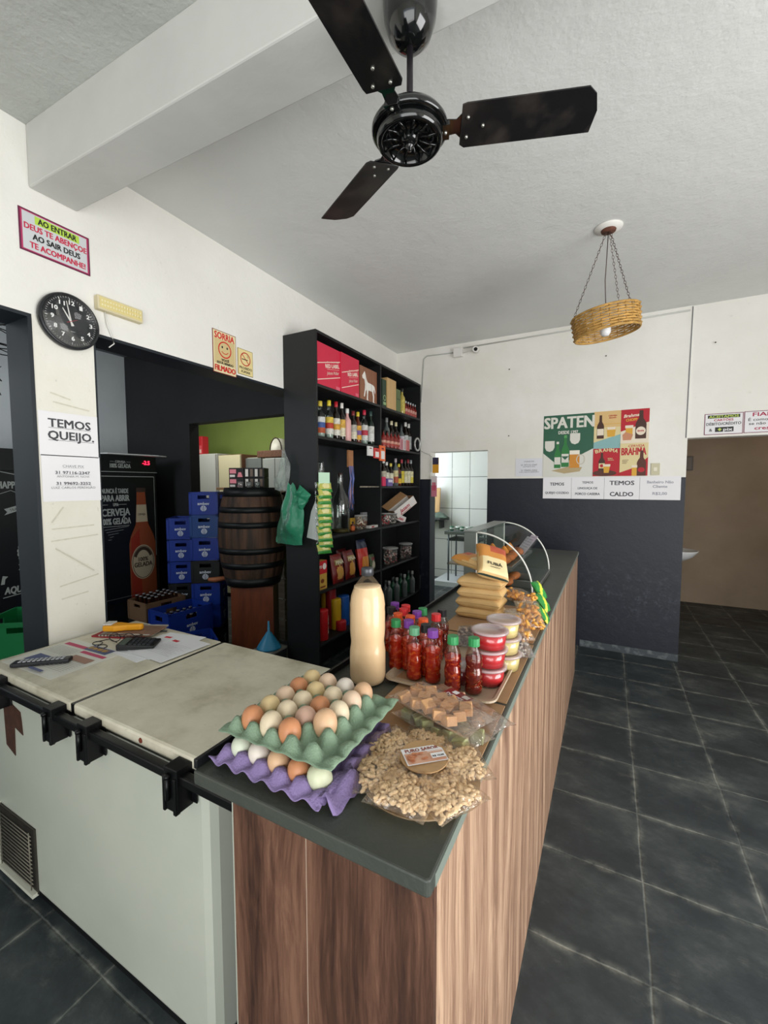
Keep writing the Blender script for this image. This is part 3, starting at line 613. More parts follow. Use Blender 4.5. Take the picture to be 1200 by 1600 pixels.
for i, (x, y, z, a, wh) in enumerate(((-.256, 1.93, .095, 60, 'topmost'), (-.232, 1.86, .060, 75, 'middle'), (-.226, 1.80, .030, 85, 'lowest'))):
    o = thing('snack_packet', f'shiny green and yellow snack packet by the glass case, {wh} of three', 'snack packet', (x, y, ZT+z), (R(50), 0, R(a)), 'green snack packets by the case'); m = MB(); pillow(m, .05, .085, .025, seed=i+40, pat=lambda u, v, sd: 1 if abs(u-v) < .16 else 2 if u > .8 else 0, wr=.3); m.build('foil_bag', gmat, o)

# ------------------------------------------------------------------ glass food case
fc = thing('food_display_case', 'curved glass snack warmer case with steel back on the counter', 'display case', (-.66, 2.13, ZT))
MB().box(0, .345, 0, .66, 0, .028).build('base', darksteel, fc, bev=.003)
MB().box(.345, .352, -.004, .664, .004, .026).build('front_rail', steel, fc, bev=.002)
MB().box(0, .062, 0, .012, .028, .312).build('rear_post', mat('6e7470', .35, metal=.6), fc, bev=.002)
MB().box(0, .062, .648, .66, .028, .312).build('rear_post', mat('6e7470', .35, metal=.6), fc, bev=.002)
MB().box(0, .008, .012, .648, .028, .30).build('rear_door', film('f4faf7', .2, .06, fres=.16), fc)
MB().box(-.004, .072, -.004, .664, .312, .32).build('top_panel', mat('8b8f8d', .3, metal=.7), fc, bev=.002)
def arc(y, r0=0.0): return [(.068+(.277-r0)*math.sin(PI/2*i/20), y, .028+(.284-r0)*math.cos(PI/2*i/20)) for i in range(21)]
m = MB(); a, b_ = arc(.004), arc(.656); m.add(a+b_, [(i, i+1, 22+i, 21+i) for i in range(20)], 0, True); m.build('curved_glass', film('f4faf7', .2, .04, fres=.16), fc)
for y in (.002, .658):
    m = MB(); m.add([(.068, y, .028)]+arc(y), [tuple(range(22))]); m.build('glass_end', film('f4faf7', .2, .04, fres=.16), fc)
    m = MB(); m.tube(arc(y), .0042, 8); m.tube([(.066, y, .03), (.066, y, .31)], .0035, 6); m.build('white_edge_trim', mat('dcdad2', .35), fc)
MB().box(.012, .24, .02, .64, .135, .139).build('inner_shelf', film('dfe8e4', .5, .05, milky=.15), fc)
MB().box(.012, .245, .016, .022, .125, .145).box(.012, .245, .638, .644, .125, .145).box(.238, .245, .02, .64, .128, .143).build('shelf_frame', steel, fc)
MB().box(.03, .33, .10, .12, .028, .06).box(.06, .30, .3, .305, .028, .06).build('tray_divider', steel, fc)
past = mat('d9832f', .6, vary=.35, vscale=22, bump=.4, bscale=60); past2 = mat('a85c2c', .6, vary=.3, vscale=20, bump=.3, bscale=50)
def pastry(kind, x, y, z, a, label):
    m = MB()
    if kind: m.lathe([(0, 0), (.026, .003), (.033, .018), (.026, .042), (.010, .064), (0, .072)], 16)
    else:
        for k in range(3): pass
        m.lathe([(0, -.06), (.02, -.053), (.027, -.03), (.029, 0), (.027, .03), (.02, .053), (0, .06)], 14, 0, (0, 0, 0))
        m.v = [(p[2], p[1], p[0]*.75+.022) for p in m.v]
    o = m.build('pastry', past if kind else past2, None, (x, y, z), (0, 0, a)); tag(o, label, 'pastry', 'pastries in the glass case')
wd = ['nearest', 'second nearest', 'third', 'fourth', 'fifth', 'sixth']
for i in range(6): pastry(1, -.60+.085*(i % 2), 2.20+.075*i, ZT+.1395, i, f'orange drop-shaped pastry on the upper case shelf, {wd[i]} from the near end')
for i in range(4): pastry(0, -.472+.006*(i % 2), 2.21+.125*i, ZT+.1395, 1.3+i*.2, f'long brown pastry on the upper case shelf, {wd[i]} from the near end')
for i in range(5): pastry(0, -.56+.11*(i % 2), 2.18+.07*i, ZT+.0285, 1.5, f'long brown pastry on the floor of the case, {wd[i]} from the near end')
for i, (y, zz) in enumerate(((2.60, .20), (2.76, .17))):
    m = MB(Matrix.Translation((-.66+.245-.05*i, y, ZT+zz)) @ Matrix.Rotation(R(-60), 4, 'Z') @ Matrix.Rotation(R(-38), 4, 'X')); m.rect(-.05, .05, -.07, .07, 0)
    for k in range(7): m.line(-.04, .055-.018*k, .035-.01*(k % 3), .055-.018*k, .002, 1)
    o = m.build('price_note', [mat('ddd3e2', .8), mat('6e6488', .8)], None); tag(o, ('paper price list inside the curved glass, the nearer one', 'paper price list inside the curved glass, the farther one')[i], 'price note', 'notes in the glass case')

# ------------------------------------------------------------------ shelving unit
SX = -1.93; SY0, SY1, SD = 2.555, 4.52, 3.565
BZ = dict(A=2.345, B=1.96, C=1.58, D=1.185, E=.775, F=.362)
su = thing('shelving_unit', 'tall black wooden shelving unit against the left wall full of bottles', 'shelves', (XL+.001, SY0, 0))
SB = mat('1b1c1e', .5, vary=.25, vscale=4)
dx = SX-XL
m = MB().box(0, dx, 0, .02, 0, 2.745); m.build('side_panel', SB, su, bev=.001)
MB().box(0, dx, 1.945, 1.965, 0, 2.745).build('side_panel', SB, su, bev=.001)
MB().box(0, dx, .02, 1.945, 2.725, 2.745).build('top_panel', SB, su); MB().box(0, .006, .02, 1.945, 0, 2.725).build('back_panel', SB, su)
MB().box(0.006, dx-.002, SD-SY0-.01, SD-SY0+.01, .0, 2.725).build('divider', SB, su)
for k, z in BZ.items():
    if k != 'C': MB().box(.006, dx, .02, SD-SY0-.01, z-.01, z+.01).build('shelf_board', SB, su)
    MB().box(.006, dx, SD-SY0+.01, 1.945, z-.01, z+.01).build('shelf_board', SB, su)
MB().box(.006, .012, .35, SD-SY0-.012, 1.20, 1.94).build('inner_back_board', mat('26282b', .5), su)
MB().tube([(dx-.02, SD-SY0-.36, 1.585), (dx-.02, SD-SY0-.012, 1.583)], .007, 8).build('worn_batten', mat('a59c8c', .8, vary=.5, vscale=30), su)
glassm = {'clear': film('e4ece8', .5, .04), 'dark': mat('1a120d', .12, coat=.5), 'green': mat('16241b', .12, coat=.5), 'amber': mat('5a2410', .12, coat=.5), 'pink': mat('d9a6a0', .4), 'red': mat('7c1f18', .15, coat=.5), 'gold': mat('b0a04e', .2, coat=.5), 'grey': mat('5c6462', .1, coat=.4), 'emerald': mat('1d5a3c', .12, coat=.4)}
def bottle(px, ptop, zb, xw, Rr, gl, cap, labs, label, grp, slim=.62, H=None, y=None, name='liquor_bottle'):
    zt = G(px, ptop, x=xw).z if H is None else zb+H
    yy = G(px, (ptop+660)/2 if H is None else ptop, x=xw).y if y is None else y
    H = zt-zb; o = thing(name, label, 'bottle', (xw, yy, zb), (0, 0, 0), grp); r = Rr
    prof = [(r*.9, 0), (r, .006), (r, H*slim-.01), (r*.93, H*slim+.01), (r*.55, H*(slim+.10)), (r*.38, H*(slim+.15)), (r*.36, H*.86), (r*.40, H*.97)]
    MB().lathe(prof, 16).build('glass', glassm[gl], o)
    if gl == 'clear': MB().lathe([(r*.9, .004), (r*.92, H*.45), (0, H*.45)], 16).build('contents', mat('c9cfc8', .25), o)
    MB().lathe([(r*.43, H*.86), (r*.46, H*.865), (r*.46, H*1.0), (0, H*1.0)], 14).build('cap', mat(cap, .4), o)
    if labs:
        m = MB(); z0, z1 = H*.12, H*(slim-.06); n_ = len(labs)
        for i, c in enumerate(labs):
            m.lathe([(r*1.015, z0+(z1-z0)*i/n_), (r*1.015, z0+(z1-z0)*(i+1)/n_)], 16, i)
        m.f = [f for f in m.f if len(f) == 4]; m.m = m.m[:0]
        for i in range(n_): m.m += [i]*16
        m.s = [True]*len(m.f); m.build('label', [mat(c, .6, vary=.3, vscale=45) for c in labs], o)
    return o
zB, zC_, zD, zE, zF, zA = [BZ[k]+.0105 for k in 'BCDEFA']
for px, pt, r, gl, cap, labs, lb in (
    (500, 627, .040, 'clear', 'd8c04a', ['b0522e', '3d5a96', 'dfe0dc'], 'stout clear bottle with gold cap and blue label'),
    (514, 626, .036, 'clear', 'e2cc3c', ['d8d6cc', 'b93a28', 'e2c24a'], 'clear bottle with yellow cap and yellow and red label'),
    (525, 628, .034, 'dark', 'b8242c', ['e0dccf', 'd6a13a', 'e0dccf'], 'dark bottle with red cap and white and yellow label'),
    (534, 630, .031, 'dark', 'e6e2da', ['dfd6ba', 'dcae4a'], 'dark bottle with white cap and cream and yellow label'),
    (542.5, 638.7, .034, 'pink', 'ecebe6', [], 'frosted pink bottle with white cap'),
    (551.7, 642.5, .034, 'dark', '7a2b2e', ['dcd4bc', 'b9b4a8'], 'dark bottle with dark red cap and ivory label'),
    (559, 644, .033, 'amber', 'dcc43a', ['e0a83a', '7b5a96', 'e0a83a'], 'brown bottle with yellow cap and orange and purple label'),
    (569, 641, .035, 'clear', 'c22c44', ['d9d9d4', 'c03a4a', 'd9d9d4'], 'clear bottle with red cap and white and red label'),
    (579, 643, .035, 'green', '39504a', ['e0e0da', 'd6d6ce'], 'dark green bottle with white label')):
    bottle(px, pt, zB, -2.0, r, gl, cap, labs, lb+', second shelf of the left bay', 'bottles on the second shelf, left bay')
red5 = ['first', 'second', 'third', 'fourth', 'fifth']
for i, px in enumerate((599, 605, 611, 617, 622.5)):
    bottle(px, 672+i*1.0, zB, -1.965, .029, 'red', '2a1714', ['a8423a', 'd9a08c', '8f2f28'], f'red-labelled spirit bottle, {red5[i]} from the divider on the second shelf of the right bay', 'red-labelled bottles, right bay')
for px, pt, gl, cap, labs, lb in ((604, 653, 'grey', '8b8f8c', [], 'tall clear bottle behind the red-labelled ones'), (611.5, 658, 'dark', 'e0d6b2', [], 'dark bottle with cream cap behind the red-labelled ones'), (618.5, 660, 'dark', 'ddd2a8', [], 'dark bottle with pale cap right of the cream-capped one'),
    (627, 663, 'grey', '2b2d2e', ['d8cfd6'], 'grey bottle with black cap and pale label'), (633.5, 660, 'dark', 'e6e4dc', ['8c9594', 'cfd4d2'], 'dark bottle with white cap and silver label'), (638.5, 662.5, 'dark', 'dedcd4', ['b8bdbb'], 'dark bottle with white cap, last on the second shelf')):
    bottle(px, pt, zB, -2.06, .034, gl, cap, labs, lb+', right bay', 'bottles on the second shelf, right bay')
for px, pt, gl, cap, labs, lb in ((599, 718, 'dark', 'e8e6e0', ['e4ded0', 'c4bca8'], 'dark bottle with tall white cap'), (604, 722, 'dark', 'dcdad4', ['dedac6'], 'dark bottle with white cap'), (610.5, 724, 'dark', 'dcc65a', ['e2dcc0'], 'dark bottle with pale yellow cap'),
    (618, 716.5, 'grey', 'b7adb0', ['b85a3c', 'dccf9a'], 'tall grey bottle with pinkish cap'), (623, 725, 'amber', 'dccb3a', ['e0b93a', '2a2622'], 'brown bottle with bright yellow cap'), (627.5, 718, 'dark', 'b0424e', ['d8c23c'], 'dark bottle with pink cap and yellow label'),
    (633, 718.5, 'dark', '2a2a2a', ['e2dcbc', 'd0c8a0'], 'black bottle with cream label'), (637.5, 718, 'dark', '8f3038', ['dcd7b8'], 'dark bottle with dark red cap'), (642, 719, 'dark', '9aa0a0', ['d9c94a', 'dcd6a8'], 'dark bottle with silver cap, last in its row')):
    bottle(px, pt, zC_, -2.0, .030, gl, cap, labs, lb+', third shelf of the right bay', 'bottles on the third shelf, right bay')
for i in range(7): bottle(634+i*3.7, 632+i*1.0, zA, -1.99, .020, 'red', 'b8bec0', ['b0524c', 'cf9a8c'], f'miniature red bottle with silver cap on the top shelf, {["first","second","third","fourth","fifth","sixth","last"][i]} from the left', 'miniature bottles on the top shelf', H=.165, slim=.55)
bottle(628, 607, zA, -1.99, .034, 'gold', '2a2c28', ['c9b85a'], 'golden bottle with black cap on the top shelf beside the green box', 'bottles on the top shelf')
for i in range(10):
    gl = ['grey', 'grey', 'emerald', 'grey', 'emerald', 'grey', 'emerald', 'grey', 'grey', 'grey'][i]
    bottle(602+i*6.0, 905-i*1.5, zF, -2.0+.05*(i % 2), .032, gl, ['3a4240', '9a9e9c'][i % 2], [], f'empty {"green" if gl == "emerald" else "clear grey"} bottle on the low shelf of the right bay, {["first","second","third","fourth","fifth","sixth","seventh","eighth","ninth","last"][i]} from the divider', 'empty bottles on the low shelf', H=.25)
# boxes
def ybox(name, label, cat, px0, px1, py, z0, H, depth, mats, xw=-1.955, grp=None, draw=None, rot=0):
    y0, y1 = G(px0, py, x=xw).y, G(px1, py, x=xw).y
    o = thing(name, label, cat, (xw, y0, z0), (0, 0, PI/2+rot), grp); Wd = y1-y0
    MB().box(0, Wd, .0005, depth, 0, H).build('carton', mats[0], o, bev=.0015)
    if draw: m = MB(); draw(m, Wd, H); m.build('print', mats[1:], o)
    return o
def redbox(m, w, h):
    m.line(.01, h*.50, w*.97, h*.74, .006, 0); m.line(.01, h*.12, w*.97, h*.36, .006, 0)
    m.text('RED LABEL', w*.64, h*.56, w*.58, h*.085, 0, .03, rot=.20); m.line(w*.42, h*.44, w*.92, h*.53, .002, 0); m.text('Blended Scotch Whisky', w*.66, h*.66, w*.5, h*.035, 0, .0, rot=.20); m.text('Johnnie Walker', w*.66, h*.40, w*.5, h*.075, 0, .0, rot=.20, shear=.3); m.rect(w*.78, w*.95, h*.03, h*.11, 1)
rm = [mat('cf2c48', .5), mat('f0dccb', .6), mat('e0667a', .6)]
ybox('whisky_box', 'red whisky carton at the left end of the top shelf', 'box', 494, 532.5, 570, zA, .325, .20, rm, draw=redbox, grp='red whisky cartons')
ybox('whisky_box', 'red whisky carton next to the white horse carton', 'box', 533, 561, 580, zA, .325, .20, rm, xw=-1.945, draw=redbox, grp='red whisky cartons')
def horse(m, w, h):
    P = [(.12, .70), (.10, .78), (.20, .90), (.26, .96), (.30, .88), (.38, .70), (.46, .62), (.80, .60), (.90, .56), (.96, .40), (.93, .30), (.88, .44), (.86, .46), (.84, .34), (.88, .22), (.86, .03), (.92, 0), (.80, 0), (.80, .20), (.74, .36), (.50, .36), (.47, .22), (.46, .06), (.50, .02), (.38, .02), (.40, .20), (.38, .36), (.32, .30), (.26, .10), (.20, .12), (.26, .36), (.28, .52), (.24, .68)]
    m.poly([(x*w*.9+w*.03, z*h*.88+.01) for x, z in P], 0)
    for f in (.33, .66): m.line(w*f, .004, w*f, h-.004, .002, 1)
ybox('whisky_box', 'brown wooden-look carton with a white horse on the top shelf', 'box', 562.5, 589, 590, zA, .30, .18, [wood('brown_carton_wood', [(.3, '7a4a34'), (.7, '9a6444')]), mat('ece8e0', .6), mat('5a3526', .7)], draw=horse)
ybox('whisky_box', 'dark green carton left of the plain wooden box', 'box', 597.5, 604.5, 610, zA, .27, .10, [mat('2b3f30', .5), mat('8fae7e', .5)], draw=lambda m, w, h: (m.ring(w/2, h*.35, w*.3, .008, 0), m.rect(w*.2, w*.8, h*.1, h*.2, 0)))
ybox('wooden_box', 'narrow plain wooden box standing on the top shelf', 'box', 605, 619, 612, zA, .30, .10, [wood('pale_pine', [(.3, 'b8905a'), (.7, 'd2ae78')])], xw=-1.945)
ybox('whisky_box', 'green carton between the wooden box and the golden bottle', 'box', 619.5, 626, 615, zA, .235, .10, [mat('5c6c44', .5), mat('3a4a30', .5)], draw=lambda m, w, h: m.rect(w*.1, w*.9, h*.55, h*.6, 0))
for i, (a, b2, c) in enumerate(((625.5, 630, 'c58a94'), (630.5, 634.5, 'cfc4c4'), (635.5, 640, 'cc7a78'))):
    ybox('small_box', f'small {["rose", "greyish", "coral"][i]} striped box at the front of the second shelf, right bay', 'box', a, b2, 695, zB, .115, .05, [mat(c, .6), mat('8a3a40', .6)], xw=-1.935, grp='small striped boxes', draw=lambda m, w, h: [m.rect(w*.3, w*.45, .01, h-.01, 0), m.rect(w*.65, w*.75, .01, h-.01, 0)])
ybox('small_box', 'small crimson box at the front of the third shelf by the divider', 'box', 598, 603, 755, zC_, .09, .05, [mat('d02c58', .5)], xw=-1.935)
ybox('small_box', 'small purple and white box on the third shelf', 'box', 606, 614, 755, zC_, .075, .05, [mat('6a5a98', .5), mat('d8d0dc', .6)], xw=-1.935, draw=lambda m, w, h: m.rect(w*.1, w*.9, h*.5, h*.85, 0))
# open cartons, jars, cigarette packs on board D
def jar(px, py, zb, xw, r, H, cont, lid, label, cat='jar', n=40):
    y = G(px, py, x=xw).y; o = thing('sweets_jar', label, cat, (xw, y, zb)); rnd = random.Random(int(px)); m = MB()
    for i in range(n):
        a = rnd.uniform(0, 6.28); q = r*.86*math.sqrt(rnd.uniform(.2, 1)); m.lathe([(0, -.008), (.009, -.004), (.009, .004), (0, .008)], 6, i % 2, (q*math.cos(a), q*math.sin(a), rnd.uniform(.01, H*.8)))
    f_ = m.build('sweets', [mat(c, .5) for c in cont], o); f_['kind'] = 'stuff'
    MB().lathe([(0, .001), (r*.88, .001), (r, H*.93)], 24).build('jar_wall', film('f4f4f0', .5, .08, milky=.08), o)
    MB().lathe([(r*1.08, H*.93), (r*1.08, H), (0, H)], 24).build('lid', mat(lid, .4) if lid != 'clear' else film('ffffff', .4, .2, milky=.4), o)
jar(564, 822, zD, -2.0, .055, .13, ('8a4a2c', 'e0ccb4'), 'clear', 'low jar of brown and white sweets on the middle shelf, left bay')
jar(603, 815, zD, -1.99, .05, .12, ('c8303c', 'e8dcd8'), 'clear', 'jar of pink and white sweets on the middle shelf by the divider')
jar(612, 812, zD, -1.99, .055, .11, ('8c8680', 'b4aca4'), 'clear', 'jar of grey wrapped sweets on the middle shelf, right bay')
jar(610, 880, zE, -1.975, .075, .17, ('a8464e', 'd8b0a4'), 'clear', 'wide tub of pink sweets with clear lid on the fifth shelf by the divider')
jar(634, 872, zE, -1.975, .070, .17, ('8a5a60', 'c4a49c'), 'clear', 'tub of brown and pink sweets, second on the fifth shelf, right bay')
jar(640, 868, zE, -2.10, .07, .23, ('6a7a5a', '97a07c'), '3f8a4c', 'tall jar with green lid at the back of the fifth shelf')
for i, (px, c, lb) in enumerate(((548, 'd8a83a', 'yellow'), (558, 'd4c8b8', 'white and brown'), (567, '8c8c90', 'grey'))):
    ybox('cigarette_pack', f'{lb} small pack behind the low jar on the middle shelf', 'pack', px, px+7, 805, zD, .10+.02*i, .03, [mat(c, .5), mat('6b3c2c', .6)], xw=-2.08, draw=lambda m, w, h: m.rect(0, w, h*.1, h*.4, 0))
ybox('cigarette_pack', 'flat white pack lying at the front of the middle shelf', 'pack', 578, 591, 826, zD, .022, .05, [mat('d8d4d0', .5), mat('a03030', .6)], xw=-1.96, draw=lambda m, w, h: m.rect(w*.2, w*.5, .004, h-.004, 0))
bottle(551, 806, zD, -1.97, .02, 'amber', '1e1a18', ['c8622c'], 'tiny brown sauce bottle in front of the yellow pack', None, H=.085, name='small_bottle')
def demijohn(px, pt, pb, r, label, lid, xw=-2.02, H=None):
    y = G(px, (pt+pb)/2, x=xw).y; H = (G(px, pt, x=xw).z-zD) if H is None else H; o = thing('glass_bottle', label, 'bottle', (xw, y, zD))
    prof = [(r*.9, 0), (r, .01), (r, H*.50), (r*.86, H*.60), (r*.42, H*.74), (r*.30, H*.82), (r*.28, H*.98), (r*.31, H)]
    MB().lathe(prof, 28).build('glass', film('dfe4e0', 1.0, .03), o); MB().lathe([(r*.93, .006), (r*.93, H*.06), (0, H*.06)], 24).build('dregs', mat('6a5a30', .3), o)
    if lid: MB().lathe([(r*.2, H*.96), (r*.26, H*1.02), (0, H*1.02)], 16).build('cork', mat('3a2620', .7), o)
demijohn(502, 722, 832, .085, 'tall clear glass flagon behind the green snack strip', False)
demijohn(532, 741, 830, .080, 'clear glass flagon with dark stopper on the middle shelf', True)
o = thing('carton', 'open white carton with red lettering tipped on the middle shelf, right bay', 'box', (-1.98, G(622, 803, x=-1.98).y, zD+.045), (R(0), R(-33), R(60)))
m = MB(); w_, h_, d_ = .30, .095, .12
m.box(0, w_, 0, .003, 0, h_, 0).box(0, w_, d_-.003, d_, 0, h_, 0).box(0, .003, 0, d_, 0, h_, 1).box(w_-.003, w_, 0, d_, 0, h_, 1).box(0, w_, 0, d_, 0, .003, 1); m.build('carton_body', [mat('ddd8d2', .7), mat('b48a60', .8)], o)
m = MB(); m.add([(0, d_, h_), (w_, d_, h_), (w_, d_+.09, h_+.05), (0, d_+.09, h_+.05)], [(0, 1, 2, 3)]); m.build('flap', mat('b48a60', .8), o, solid=.002)
m = MB(); m.text('Jazam', w_*.45, h_*.5, .14, .04, 0, .03, shear=.3); m.rect(w_*.2, w_*.7, h_*.08, h_*.14, 0); m.build('lettering', mat('b02c3c', .6), o)
o = thing('carton', 'small white carton with red lettering leaning behind the sweets jars', 'box', (-2.03, G(617, 800, x=-2.03).y, zD+.04), (0, R(22), R(70)))
MB().box(0, .16, 0, .06, 0, .07).build('carton_body', mat('e0d8d4', .7), o); m = MB(); m.text('Jazam', .08, .035, .09, .035, 0, .03); m.build('lettering', mat('c03a48', .6), o)
# bags on board E and cans on board F
def shelf_bag(px, py0, py1, zb, wd, pal, pat, label, seed, xw=-1.985, tilt=8, t=.07, txt=None):
    y = G(px, (py0+py1)/2, x=xw).y; H = G(px, py0, x=xw).z-zb
    o = thing('crisps_bag', label, 'snack bag', (xw, y, zb+H/2), (R(90-tilt), 0, R(90)), 'snack bags on the fifth shelf'); m = MB(); pillow(m, wd, H, t, seed=seed, pat=pat, wr=.25); m.build('foil_bag', [mat(c, .3) for c in pal], o)
    if txt: m = MB(Matrix.Translation((0, 0, t*.56)) @ Matrix.Rotation(R(-90), 4, 'X')); m.text(txt, 0, H*.22, wd*.7, .03, 0, .03); m.build('lettering', mat('ece2c8', .5), o)
def pt1(u, v, sd): return 1 if (u-.5)**2+(v-.35)**2*1.4 < .09 else 2 if .62 < v < .8 and .15 < u < .85 else 0
def pt2(u, v, sd): return 1 if v < .5 and .12 < u < .9 else 2 if v > .72 else 0
y_ = G(504, 895, x=-1.96).y
ybox('snack_box', 'red and yellow packet at the left end of the fifth shelf', 'packet', 497.5, 511, 895, zE, .225, .06, [mat('d2a74a', .5), mat('c8242c', .5), mat('ece8e0', .5), mat('7c3c1c', .5)], xw=-1.95, draw=lambda m, w, h: (m.rect(0, w, h*.55, h, 0), m.disc(w*.7, h*.8, w*.22, w*.22, 1), m.text('YO', w*.25, h*.8, w*.3, h*.1, 1, .04), m.disc(w*.45, h*.3, w*.2, w*.15, 2), m.rect(w*.2, w*.8, h*.06, h*.12, 2)))
shelf_bag(526, 866, 908, zE, .155, ('7a1f1c', 'cf9a4e', '9b8648'), pt1, 'dark red crisps bag with golden picture, left of its twin', 51, txt='PINA')
shelf_bag(545, 860, 902, zE, .155, ('6a1a18', 'cf9440', 'b09050'), pt1, 'dark red crisps bag with golden picture, next to the bright red bag', 52, txt='PINA')
shelf_bag(535, 858, 890, zE, .15, ('5a1a1c', '8a5a38', '7a5030'), pt1, 'dim red crisps bag standing behind the front pair', 53, xw=-2.09)
shelf_bag(566, 843, 892, zE, .16, ('c8362c', 'd98c3c', '1c2340'), pt2, 'bright red snack bag with navy top on the fifth shelf', 54)
shelf_bag(581, 866, 886, zE, .09, ('5a6a4a', 'cfc4b0', '8a3a40'), pt1, 'small green and white packet at the right of the snack bags', 55, t=.04)
def can(px, py, r, H, col, label, txt=None, zb=None, x=-2.0, tc='e8e0d0'):
    zb = zF if zb is None else zb; y = G(px, py, x=x).y; o = thing('product_can', label, 'can', (x, y, zb), (0, 0, 0), 'cans and packs on the low shelf'); MB().lathe([(r*.96, 0), (r, .005), (r, H-.008), (r*.94, H), (0, H)], 24).build('can_body', mat(col, .4), o)
    if txt: m = MB(Matrix.Rotation(PI/2+.5, 4, 'Z') @ Matrix.Translation((0, -r*1.02, 0)) @ Matrix.Rotation(-PI/2, 4, 'Y')); m.text(txt, H*.5, 0, H*.6, r*.7, 0, .03); m.build('lettering', mat(tc, .5), o)
can(503, 960, .05, .24, 'c01c20', 'tall red can at the left front of the low shelf', 'ER', x=-1.985)
can(517, 940, .045, .34, '9c1c24', 'dark red tall pack behind the front red can', 'POWDER', x=-2.08)
can(525, 950, .045, .26, 'd4a820', 'yellow can with dark lettering on the low shelf', 'FORT', x=-2.03, tc='3a2c18')
can(537, 945, .05, .26, '1f57a8', 'blue can on the low shelf left bay', 'S', x=-2.03)
can(533, 985, .045, .08, 'b42026', 'short red round tin in front of the blue can', x=-1.975)
can(508, 930, .04, .30, 'c79a20', 'yellow can at the back left of the low shelf', x=-2.14)
bottle(550, 925, zF, -2.05, .025, 'grey', 'a8b0b0', [], 'small grey squeeze bottle right of the blue can', None, H=.22, name='squeeze_bottle')
# hanging things on the unit
for i, (px, pa, pb, c, lb) in enumerate(((578.5, 695, 711, 'e0dfdd', 'white'), (588.5, 698, 715, 'cc3a36', 'red and white'), (597.5, 694, 719, 'e86a34', 'orange'))):
    a = G(px-4.2, pa, x=-1.918); b2 = G(px+4.2, pb, x=-1.918); m = MB(); w_, h_ = b2.y-a.y, a.z-b2.z; m.box(0, w_, .0005, .012, 0, h_, 0); m.rect(w_*.2, w_*.85, h_*.12, h_*.65, 1); m.rect(w_*.3, w_*.7, h_*.75, h_*.85, 2)
    o = m.build('hanging_packet', [mat(c, .5), mat('e8e4e0', .6), mat('7a3030', .6)], None, (-1.914, a.y, b2.z-.01), LROT); tag(o, f'{lb} packet hanging at the second shelf edge near the divider', 'packet', 'packets hanging from the second shelf')
o = thing('strap_bundle', 'bundle of blue and pink cords on a wooden block hanging in the unit', 'cords', (-1.97, G(547, 715, x=-1.97).y, 1.655)); o.scale = (.84, .84, .84); MB().box(-.01, .01, -.045, .045, .12, .29).build('wooden_block', mat('a4714a', .6, vary=.2, vscale=12), o)
for i in range(9):
    rnd = random.Random(i); y0 = -.04+i*.010; m = MB(); m.tube([(0.012, y0, .13), (.014+rnd.uniform(0, .01), y0+rnd.uniform(-.01, .015), .0), (.01, y0+rnd.uniform(-.02, .02), -.14), (.012, y0+rnd.uniform(-.012, .02), -.30-rnd.uniform(0, .1)+.05)], .004, 6); m.build('cord', mat(['7a88c4', 'b88a90', '5a6cae'][i % 3], .7), o)
o = thing('snack_strip', 'hanging strip of green and yellow snack packets at the shelf corner', 'snack strip', (-1.885, 2.585, 1.10))
MB(Matrix.Rotation(R(60), 4, 'Z')).box(-.045, .045, 0, .002, .485, .595).build('header_card', mat('bfe0c4', .6), o)
c0 = None
for i in range(11):
    if c0 is None:
        m = MB(); pillow(m, .115, .082, .034, seed=66, pat=lambda u, v, sd: 1 if (u-.55)**2+(v-.55)**2 < .07 else 2 if v < .22 or v > .88 else 0, wr=.35); c0 = c = m.build('snack_packet', [mat('b9b858', .3), mat('e2d89a', .3), mat('3c8a3c', .3)], o)
    else: c = c0.copy(); COL.objects.link(c)
    c.location = (.006*math.sin(i*1.7), .006*math.cos(i*2.1), (.485-i*.0465)); c.rotation_euler = (R(66+6*math.sin(i*2.3)), 0, R(58+9*math.sin(i*1.3)))
MB(Matrix.Rotation(R(60), 4, 'Z') @ Matrix.Translation((0, 0, .02))).box(-.065, .065, .02, .0215, -.02, .50).build('clear_sleeve', film('ffffff', .5, .1, bump=.6), o)
o = thing('price_tag', 'white paper tag hanging on the left side of the shelving', 'tag', (-1.955, 2.5535, 1.20)); m = MB(); m.prism([(-.075, 0), (.045, -.02), (.05, .22), (.01, .28), (-.03, .2)], -.002, 0); m.build('paper', mat('c8ccca', .7), o); MB().tube([(.015, -.003, .27), (.02, -.004, .33)], .002, 5).build('string', mat('b0b0a8', .7), o)
def hang_bag(name, label, loc, pts_top, pts, mt, seed, t=.10):
    o = thing(name, label, 'plastic bag', loc); m = MB(); NX, NY = 14, 18; vs = []; fs = []
    for sd in (1, -1):
        for j in range(NY+1):
            v = j/NY; w_ = pts[0]+(pts[1]-pts[0])*math.sin(min(1, v*1.3)*PI/2); z = -v*pts_top
            for i in range(NX+1):
                u = -1+2*i/NX; n_ = noise.noise(Vector((u*2+seed, v*3.5, sd*2)))
                vs.append((u*w_/2*(1+.15*n_)+.02*math.sin(v*5), sd*t/2*(math.sqrt(max(0, 1-u*u)))*min(1, v*2.2)*(1+n_*.9)*(1-.75*max(0, v-.75)*4)-.055, z+.012*n_+.02*abs(u)*(v < .1)))
    K = (NX+1)*(NY+1)
    for q in (0, 1):
        for j in range(NY):
            for i in range(NX): a = q*K+j*(NX+1)+i; fs.append((a, a+1, a+NX+2, a+NX+1))
    m.add(vs, fs, 0, True).build('bag_film', mt, o); return o
MB  # bags hung on the left side of the unit
o = hang_bag('carrier_bag', 'green plastic carrier bag hanging on the side of the shelving', (-2.13, 2.545, 1.60), .45, (.05, .25), film('4cb890', .2, .3, bump=.6, bscale=18, milky=.8), 4)
